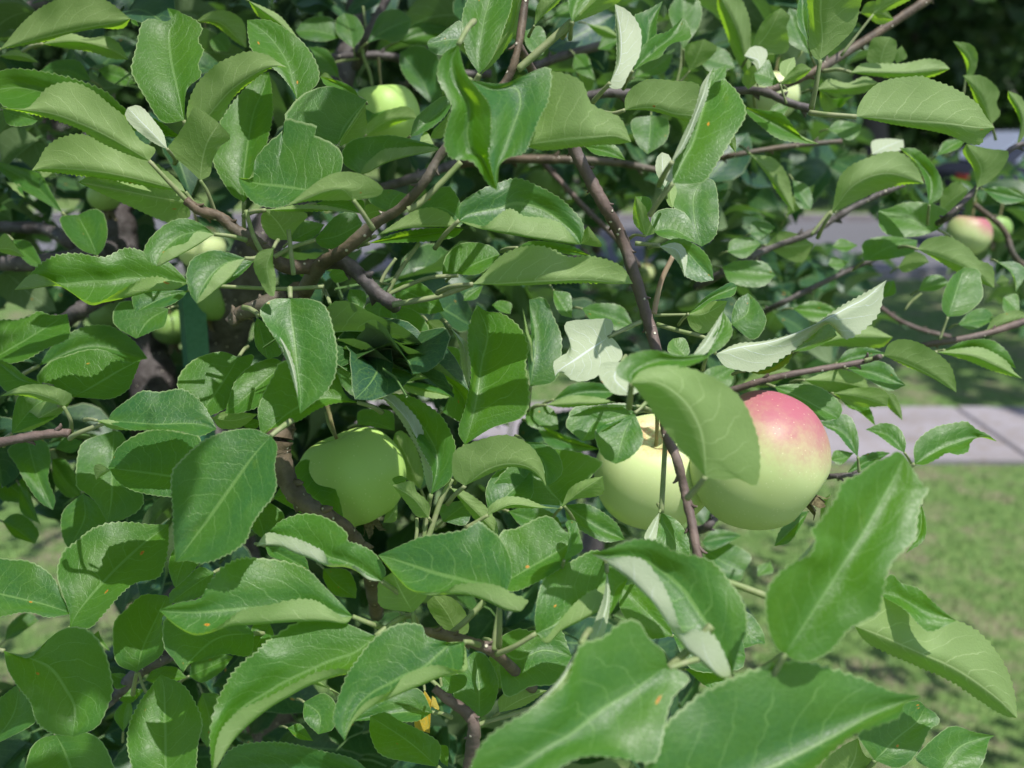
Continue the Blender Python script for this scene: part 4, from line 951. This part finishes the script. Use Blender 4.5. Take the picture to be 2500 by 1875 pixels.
    if pet.strip():
        c = list(map(float, pet.split()))
        for i in range(0, len(c), 2): pts.append((*tile(rc, c[i], c[i + 1]), D0 + .004 * (i + 1)))
    else:
        dirv = (np.array(base) - mid[min(4, N)]); dirv = dirv / (np.linalg.norm(dirv) + 1e-6)
        lp = .13 * max(Lr, 90)
        pts.append((base[0] + dirv[0] * lp, base[1] + dirv[1] * lp + lp * .1, D0 + .008))
        pts.append((base[0] + dirv[0] * lp * 1.7, base[1] + dirv[1] * lp * 1.7 + lp * .4, D0 + .025))
    r = min(.0013, .0000042 * Lr + .0004)
    vs, f2 = tube_data([tuple(V(*p)) for p in [pts[0]] + pts[1:]], [r * .9, r, r * 1.2], 6, 3 + 3 * len(pts))
    tree_part('petiole', vs, f2, M_PET, parent=o)
LL = [ln.strip() for ln in LEAVES.strip().splitlines() if ln.strip()]
cut = sorted(map(leaf_size, LL), reverse=True)[294]
for ln in LL: make_leaf(ln, leaf_size(ln) > cut)
print('traced leaves', N_LEAF)

# ------------------------------------------------------------------ free leaves: five shapes, placed in the tree
def proto(fold, curl, twist, N=12, M=3, wdt=.29):
    u = np.linspace(0, 1, N + 1); hw = wdt * np.sin(np.pi * u ** .85) ** .8
    vs = []; uv = []; fs = []
    for i in range(N + 1):
        for j in range(-M, M + 1):
            v = j / M; y = u[i]; x = v * hw[i]
            if abs(j) == M: x *= (1.035 if i % 2 else .98)
            z = abs(v) * hw[i] * fold + curl * (y - .4) ** 2 * -1 + .03 * math.sin(y * 11 + twist) * v * v
            a = twist * .25 * (y - .5) * 2
            x, z2 = x * math.cos(a) - z * math.sin(a), x * math.sin(a) + z * math.cos(a)
            vs.append((x, y, z2)); uv.append((y, (v + 1) / 2))
    C = 2 * M + 1
    for i in range(N):
        for j in range(C - 1): fs.append((i * C + j, i * C + j + 1, (i + 1) * C + j + 1, (i + 1) * C + j))
    # petiole ribbon tube
    n0 = len(vs)
    for k in range(3):
        t = -k * .16
        for q in range(3):
            a = q * 2.094; vs.append((.012 * math.cos(a), t, .012 * math.sin(a) - .04 * k * k)); uv.append((.5, .5))
    for k in range(2):
        for q in range(3): fs.append((n0 + k * 3 + q, n0 + k * 3 + (q + 1) % 3, n0 + (k + 1) * 3 + (q + 1) % 3, n0 + (k + 1) * 3 + q))
    return np.array(vs), fs, np.array(uv)
PR = [proto(.35, .35, .3), proto(.6, .55, -1.2), proto(.15, .8, 1.4), proto(.8, .2, 2.0), proto(.45, .6, -2.2), proto(.3, -.2, .8)]
def rnd_frame(up=.75, n=1):
    """tip direction and normal of a leaf: mostly facing up, tips hanging outwards"""
    nrm = Vector((RG.normal() * .75, RG.normal() * .75, up + RG.random() * .5)).normalized()
    a = RG.random() * 6.283; t = Vector((math.cos(a), math.sin(a), -.35 - .5 * RG.random()))
    t = (t - nrm * t.dot(nrm)).normalized()
    x = t.cross(nrm)
    return Matrix((x, t, nrm)).transposed()
def proj(p):
    X = p.x; Yc = (p.z - 1.5) * cp + p.y * sp; D = p.y * cp - (p.z - 1.5) * sp
    return 1250 + F * X / D, 937.5 - F * Yc / D, D
CLEAR = [(1880, 1010, 2600, 2000), (2060, 860, 2600, 1300), (20, 1215, 165, 1440), (0, 1500, 150, 1620), (1285, 925, 1400, 985),
         (1870, 1300, 2200, 1900), (2130, 30, 2600, 330), (1960, 1180, 2600, 2000), (1700, 1290, 1900, 1360), (2200, 700, 2400, 770), (1480, 545, 1560, 590),
         (260, 1420, 300, 1500), (1920, 510, 2050, 560), (2150, 610, 2330, 680), (2230,560,2330,600)]
def clear(px, py, m=0):
    return any(a - m < px < c + m and b_ - m < py < e + m for a, b_, c, e in CLEAR)
free = []
KEEP = [(940, 286, 84, 1.0), (1885, 235, 64, 1.0), (2364, 576, 60, 1.15), (2440, 556, 36, 1.2), (263, 765, 50, .95), (506, 725, 68, .86), (418, 800, 46, .95), (492, 606, 58, .8), (470, 820, 60, .84), (540, 850, 50, .9), (370, 910, 45, .98), (275, 560, 35, .95), (1325, 455, 50, 1.2), (862, 1170, 130, 1.0), (1598, 1160, 146, 1), (1862, 1132, 172, 1), (1528, 735, 35, 1.3), (1572, 668, 30, 1.3)]
def hides(px, py, d, size=.075):
    m = .85 * size * F / d
    return any(d < D + .05 and math.hypot(px - x, py - y) < r_ + m for x, y, r_, D in KEEP)
def scatter(n, x0, x1, y0, y1, d0, d1, size=.075, up=.75):
    k = 0; tries = 0
    while k < n and tries < n * 8:
        tries += 1
        px, py = x0 + RG.random() * (x1 - x0), y0 + RG.random() * (y1 - y0); d = d0 + RG.random() * (d1 - d0)
        if clear(px, py, .045 * F / d) or hides(px, py, d): continue
        p = V(px, py, d); free.append((d, p, rnd_frame(up), size * (.7 + .5 * RG.random()))); k += 1
scatter(120, -60, 1200, -60, 1900, .70, .95)
scatter(700, -100, 1250, -80, 1950, .95, 1.45)
scatter(110, 1880, 2560, 300, 860, 1.1, 2.0)
scatter(90, -80, 450, 1100, 1900, .75, 1.15)
scatter(60, -80, 500, 400, 1000, .9, 1.3)
scatter(60, 1150, 2050, -60, 900, .85, 1.1)
scatter(400, 1100, 2560, -80, 560, 1.0, 1.7)
scatter(340, 1150, 2560, 450, 980, 1.0, 1.8)
scatter(110, 1150, 1800, 850, 1350, .85, 1.2)
scatter(150, 250, 1150, 850, 1300, .8, 1.3)
scatter(60, -60, 300, 880, 1120, .7, 1.0)
scatter(80, 1150, 1850, 1300, 1900, .75, 1.1)
scatter(800, 1100, 2100, 250, 800, 2.0, 3.2, .07)
n_vis = len(free)
# unseen crown leaves added to shade the branches, with gaps over sunlit spots
def canopy(n, X0, X1, Y0, Y1, zz):
    k = 0
    while k < n:
        p = Vector((X0 + RG.random() * (X1 - X0), Y0 + RG.random() * (Y1 - Y0), 0))
        top = 1.5 + p.y * math.tan(math.atan(937.5 / F) - PITCH) + .07
        p.z = top + RG.random() * zz
        pj = proj(p)
        if pj[2] > 0 and pj[1] > -.11 * F / pj[2]: k += .2; continue
        R3 = rnd_frame(); m_ = p + R3.col[1] * .036
        if any(((m_ - q) - SUNV * (m_ - q).dot(SUNV)).length < .064 for q in LIT): k += .34; continue
        free.append((9, p, R3, .075)); k += 1
LIT = [V(*p) for p in ((150, 60, .62), (250, 330, .53), (250, 430, .57), (480, 370, .52), (600, 200, .56), (900, 470, .47), (1440, 830, .5), (1400, 880, .5), (2030, 800, .47), (1900, 860, .47), (1850, 1040, .57), (1820, 960, .57), (1560, 1190, .6), (1600, 1080, .6), (1330, 100, .5), (2150, 250, .5), (1650, 1600, .38), (1550, 1700, .37), (1950, 1300, .38), (2000, 1200, .38), (1950, 1750, .37), (1200, 570, .5), (700, 1550, .45), (850, 1620, .45), (1300, 470, .52), (1450, 650, .5), (1400, 130, .6), (2364, 570, 1.15), (1550, 1420, .4), (1700, 1000, .4), (1100, 1450, .45), (650, 1450, .46), (420, 130, .58), (750, 850, .48), (1200, 900, .56),(930,1060,.53),(1800,1060,.58),(1930,1080,.58),(1860,1190,.57),(1600,1120,.6),(1560,1230,.6),(1180,160,.44),(1250,330,.44),(1150,400,.44), (1740, 250, .47), (1720, 600, .5), (1220, 250, .45), (1360, 250, .46), (120, 1420, .55), (1500, 700, .5))]
for q in ((862, 1130, .58), (820, 1200, .58), (900, 1200, .58)):  # leaves added out of view on the sun rays to shade the green apple
    q = V(*q)
    for k in range(11):
        t = .3
        while True:
            p = q + SUNV * t
            if proj(p)[1] < -.11 * F / abs(proj(p)[2]) or t > 1: break
            t += .02
        p = p + SUNV * RG.random() * .12 + Vector((RG.normal(), RG.normal(), RG.normal() * .4)) * .035
        R3 = rnd_frame(1.2); m_ = p + R3.col[1] * .04
        if any(((m_ - q2) - SUNV * (m_ - q2).dot(SUNV)).length < .06 for q2 in LIT): continue
        free.append((9, p, R3, .08))
for (x_, y_, t) in ((835, 1090, .062), (880, 1080, .066), (920, 1120, .07), (850, 1190, .085), (905, 1190, .09), (800, 1130, .07), (870, 1055, .05), (915, 1075, .052), (840, 1060, .07)):  # near edge-on leaves added just above the green apple to shade it
    q = V(x_, y_, .56) + SUNV * t
    n_ = (SUNV * .55 + Vector((RG.normal() * .15, .35 + RG.normal() * .1, .6))).normalized(); a_ = RG.random() * 6.28
    t_ = Vector((math.cos(a_), math.sin(a_), 0)); t_ = (t_ - n_ * t_.dot(n_)).normalized()
    free.append((9, q - t_ * .033, Matrix((t_.cross(n_), t_, n_)).transposed(), .07))
canopy(480, -1.3, -.15, .3, 1.3, .6)
canopy(420, -.5, .06, .05, .42, .45)
canopy(520, -1.3, .15, .35, 1.9, .7)
canopy(230, -.9, .0, -.15, .45, .5)
canopy(70, .15, 1.3, .6, 1.4, .6)
canopy(800, .1, 2.0, 1.4, 3.8, .7)
canopy(500, -1.6, .1, 1.9, 3.2, .7)
free.sort(key=lambda t: t[0])
PMESH = [mesh('leaf', v, f, M_FOL_SHADE, uv) for v, f, uv in PR]
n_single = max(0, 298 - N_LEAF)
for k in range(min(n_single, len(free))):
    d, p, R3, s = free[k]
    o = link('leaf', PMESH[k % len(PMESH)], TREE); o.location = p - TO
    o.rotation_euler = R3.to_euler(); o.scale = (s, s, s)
def merged(items, name, parent, origin, extra=()):
    VV, FF, UU = [], [], []; off = 0
    for k, (d, p, R3, s) in enumerate(items):
        v, f, uv = PR[(k * 7) % len(PR)]
        A = np.array(R3) * s; VV.append(v @ A.T + np.array(p - origin)); UU.append(uv)
        FF.extend([tuple(i + off for i in q) for q in f]); off += len(v)
    n_f = len(FF)
    for v, f, uv in extra:
        VV.append(v - np.array(origin)); UU.append(uv); FF.extend([tuple(i + off for i in q) for q in f]); off += len(v)
    o = link(name, mesh(name, np.vstack(VV), FF, [M_FOL_SHADE, M_LEAF], np.vstack(UU), [0] * n_f + [1] * (len(FF) - n_f)), parent)
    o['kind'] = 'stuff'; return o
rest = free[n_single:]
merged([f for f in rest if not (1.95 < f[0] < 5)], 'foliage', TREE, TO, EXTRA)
# the next tree of the row
T2 = thing('apple_tree', 'second apple tree, small and blurred behind the laden branch', 'apple tree', (.25, 2.9, 0))
vs, fs = tube_data([(0, 0, -.05), (.03, 0, .6), (-.03, .02, 1.0), (.02, 0, 1.6)], [.05, .045, .035, .01], 10, 20, .15); link('trunk', mesh('trunk', vs, fs, M_GREY), T2)
for k in range(7):
    a = k * .9; vs, fs = tube_data([(0, 0, .8 + .07 * k), (.3 * math.cos(a), .3 * math.sin(a), 1.0 + .07 * k), (.75 * math.cos(a), .6 * math.sin(a), 1.12 + .05 * k)], [.016, .011, .004], 7, 12, .1)
    link('branch', mesh('branch', vs, fs, M_GREY), T2)
merged([f for f in rest if 1.95 < f[0] < 5], 'foliage', T2, T2.location)

# ------------------------------------------------------------------ apples
def apple_material(name, base1, base2, red, amt, seed, thr):
    b = NB(name); tc = b.n('ShaderNodeTexCoord').outputs['Object']
    sp_ = b.n('ShaderNodeSeparateXYZ'); b.put(sp_.inputs[0], tc)
    at = b.n('ShaderNodeAttribute', attribute_name='blush')
    bl = at.outputs['Fac']
    n1 = b.noise(tc, 60, 4, .6)[0]; n2 = b.noise(tc, 420, 4, .7)[0]; n3 = b.noise(tc, 18, 3)[0]
    base = b.mix(b.step(n3, .3, .7), base1, base2)
    e = b.math('ADD', bl, b.math('ADD', b.math('MULTIPLY', b.math('SUBTRACT', n1, .5), .55), b.math('MULTIPLY', b.math('SUBTRACT', n2, .5), .35)))
    col = b.mix(b.math('MULTIPLY', b.step(e, thr, thr + seed), amt), base, red)
    vo = b.n('ShaderNodeTexVoronoi'); vo.inputs['Scale'].default_value = 330; b.put(vo.inputs['Vector'], tc)
    dot = b.math('SUBTRACT', 1.0, b.step(vo.outputs['Distance'], .08, .2))
    col = b.mix(b.math('MULTIPLY', dot, .3), col, (.75, .72, .48))
    p = b.bsdf(col, .48, .32, b.bump(n2, .08, .0004))
    p.inputs['Subsurface Weight'].default_value = .25; p.inputs['Subsurface Radius'].default_value = (.01, .008, .004); p.inputs['Subsurface Scale'].default_value = .6
    return b.out(p.outputs[0])
GREEN1, GREEN2 = (.50, .60, .19), (.62, .68, .27)
M_AP1 = apple_material('apple_blush', (.38, .47, .18), (.46, .54, .25), (.34, .065, .13), .92, 1.0, .02)
M_AP2 = apple_material('apple_pale', (.46, .55, .24), (.54, .61, .31), (.50, .10, .07), .8, .25, .86)
M_AP3 = apple_material('apple_green', (.30, .46, .11), (.35, .51, .14), (.4, .2, .1), .0, .5, .9)
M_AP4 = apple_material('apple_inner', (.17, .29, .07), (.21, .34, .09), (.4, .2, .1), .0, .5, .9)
M_STEM = simple('stem_bark', (.16, .17, .07), (.25, .2, .1), 300, .7, .2)
M_CAL = simple('calyx_dry', (.07, .06, .03), (.2, .17, .09), 500, .9, .3)
def apple(x, y, d, rpx, axis, mat, label, sq=.94, lob=.03, blushdir=(.3, -.2, 1), group='apples hanging on the apple tree', stemlen=.022, res=1.0):
    """axis: direction of the stem end in camera space (right, up, towards the eye)"""
    r = rpx / F * d
    c = V(x, y, d)
    right = Vector((1, 0, 0)); upc = Vector((0, sp, cp)); eye = Vector((0, -cp, sp))
    ax = (right * axis[0] + upc * axis[1] + eye * axis[2]).normalized()
    q = Vector((0, 0, 1)).rotation_difference(ax)
    t = thing('apple', label, 'apple', c, group)
    nl, nc = int(36 * res), int(48 * res)
    vs = []; fs = []; bl = []
    bd = Vector(blushdir).normalized()
    for i in range(nl + 1):
        th = math.pi * i / nl
        cz, sz = math.cos(th), math.sin(th)
        rad = 1.0 + .03 * cz
        dip = .34 * math.exp(-(th / .30) ** 2) + .27 * math.exp(-((math.pi - th) / .30) ** 2)
        rr_ = r * (rad + .035 * math.exp(-((th - .75) / .35) ** 2))
        taper = 1 - .10 * max(0, -cz) ** 1.3
        for j in range(nc):
            ph = 2 * math.pi * j / nc
            lb = 1 + lob * math.cos(5 * ph + .4) * (.25 + .75 * max(0, -cz) + .3 * max(0, cz)) + lob * .7 * math.sin(2 * ph + 1)
            v = Vector((rr_ * sz * lb * taper * math.cos(ph), rr_ * sz * lb * taper * math.sin(ph), rr_ * sq * cz - r * dip * (1 if cz > 0 else -1)))
            v = q @ v; vs.append(v); bl.append(v.normalized().dot(bd))
    for i in range(nl):
        for j in range(nc):
            k2 = (j + 1) % nc
            fs.append((i * nc + j, (i + 1) * nc + j, (i + 1) * nc + k2, i * nc + k2))
    me = mesh('flesh', vs, fs, mat)
    at = me.attributes.new('blush', 'FLOAT', 'POINT'); at.data.foreach_set('value', np.array(bl, dtype=np.float32))
    link('skin', me, t)
    top = ax * r * (sq - .34); e = top + ax * stemlen + upc * .006
    v2, f2 = tube_data([top * .9, top + ax * stemlen * .5, e], [.0014, .0011, .0015], 7, 10); link('stem', mesh('stem', v2, f2, M_STEM), t)
    bot = -ax * r * (sq - .24)
    cv, cf = [], []
    X = ax.orthogonal().normalized(); Y = ax.cross(X)
    for k in range(5):
        a = k * 1.2566; dd = X * math.cos(a) + Y * math.sin(a); ss = X * -math.sin(a) + Y * math.cos(a); n0 = len(cv)
        for (o1, o2, w_) in ((.0005, -.001, .003), (.004, .005, .003), (.006, .011, .002), (.010, .0125, .0004)):
            cv += [bot + dd * o1 - ax * o2 - ss * w_, bot + dd * o1 - ax * o2 + ss * w_]
        for m_ in range(3): cf.append((n0 + 2 * m_, n0 + 2 * m_ + 1, n0 + 2 * m_ + 3, n0 + 2 * m_ + 2))
    link('calyx', mesh('calyx', cv, cf, M_CAL), t)
    return t
apple(1862, 1132, .585, 172, (-.74, .58, -.22), M_AP1, 'large ripe apple with a pink cheek, half hidden behind a pale leaf', .95, .03, (.30, .05, 1), stemlen=.03)
apple(1598, 1160, .62, 146, (-.05, .78, .62), M_AP2, 'pale green apple touching the pink apple, with a red stain at its stem', .97, .03, (-.05, -.42, .90))
apple(862, 1170, .60, 124, (-.35, .93, .12), M_AP3, 'green apple hanging beside the thick ringed branch, stem end up', 1.0, .09, (0, 0, 1))
apple(940, 286, .745, 84, (-.1, .95, .2), M_AP3, 'shaded green apple near the top, hanging from a straight brown stalk', .95, .04)
apple(1885, 235, 1.0, 64, (.1, .9, .2), M_AP2, 'yellow green apple behind the grey forked twig near the top')
apple(2364, 576, 1.15, 54, (.1, .9, .2), M_AP1, 'small round apple with a red cheek hanging at the side of the tree', .94, .03, (.5, -.1, .9))
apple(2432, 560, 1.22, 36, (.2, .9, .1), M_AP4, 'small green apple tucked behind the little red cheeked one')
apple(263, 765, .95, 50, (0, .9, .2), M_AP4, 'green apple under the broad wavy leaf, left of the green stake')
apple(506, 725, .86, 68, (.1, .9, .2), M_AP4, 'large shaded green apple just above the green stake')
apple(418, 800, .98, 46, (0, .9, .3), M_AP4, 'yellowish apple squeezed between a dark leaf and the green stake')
apple(492, 606, .80, 58, (-.1, .9, .3), M_AP2, 'pale yellow apple peeping out between two curled leaves')
apple(256, 480, .95, 40, (-.1, .9, .3), M_AP3, 'green apple behind the twig with broad light leaves')
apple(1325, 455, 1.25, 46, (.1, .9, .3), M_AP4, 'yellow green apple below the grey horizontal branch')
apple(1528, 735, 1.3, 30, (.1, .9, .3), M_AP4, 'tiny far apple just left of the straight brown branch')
apple(1572, 668, 1.35, 26, (.1, .9, .3), M_AP2, 'smallest far apple peeping out right of the brown branch')
apple(500, 150, .95, 40, (.1, .9, .3), M_AP3, 'green apple hidden behind the upright dark glossy leaf')

# green garden stake
def stake():
    p0 = V(470, 740, .84); t = thing('garden_stake', 'green metal garden stake standing beside the apple trunk', 'stake', (p0.x, p0.y, 0))
    M_S = simple('green_enamel', (.03, .13, .07), (.05, .17, .10), 200, .45, .1, .001, .5)
    a, h = .0095, p0.z + .02
    prof = [(-a, -a * .5), (a, -a * .5), (a, a), (a - .003, a), (a - .003, -a * .5 + .003), (-a + .003, -a * .5 + .003), (-a + .003, a), (-a, a)]
    vs = [(x, y, -.1) for x, y in prof] + [(x, y, h) for x, y in prof]
    fs = [(j, (j + 1) % 8, 8 + (j + 1) % 8, 8 + j) for j in range(8)] + [(8, 9, 12, 13), (9, 10, 11, 12), (8, 13, 14, 15)]
    link('post', mesh('post', vs, fs, M_S, smooth=False), t)
    for k in range(12):
        z = .15 + k * .1
        vs = [(-.004, -a * .5 - .004, z), (.004, -a * .5 - .004, z), (.004, -a * .5 - .0005, z + .008), (-.004, -a * .5 - .0005, z + .008), (-.004, -a * .5 - .0005, z), (.004, -a * .5 - .0005, z)]
        link('hook', mesh('hook', vs, [(0, 1, 2, 3), (0, 4, 5, 1), (1, 5, 2), (0, 3, 4)], M_S, smooth=False), t)
    t.rotation_euler = (0, 0, math.radians(35))
stake()
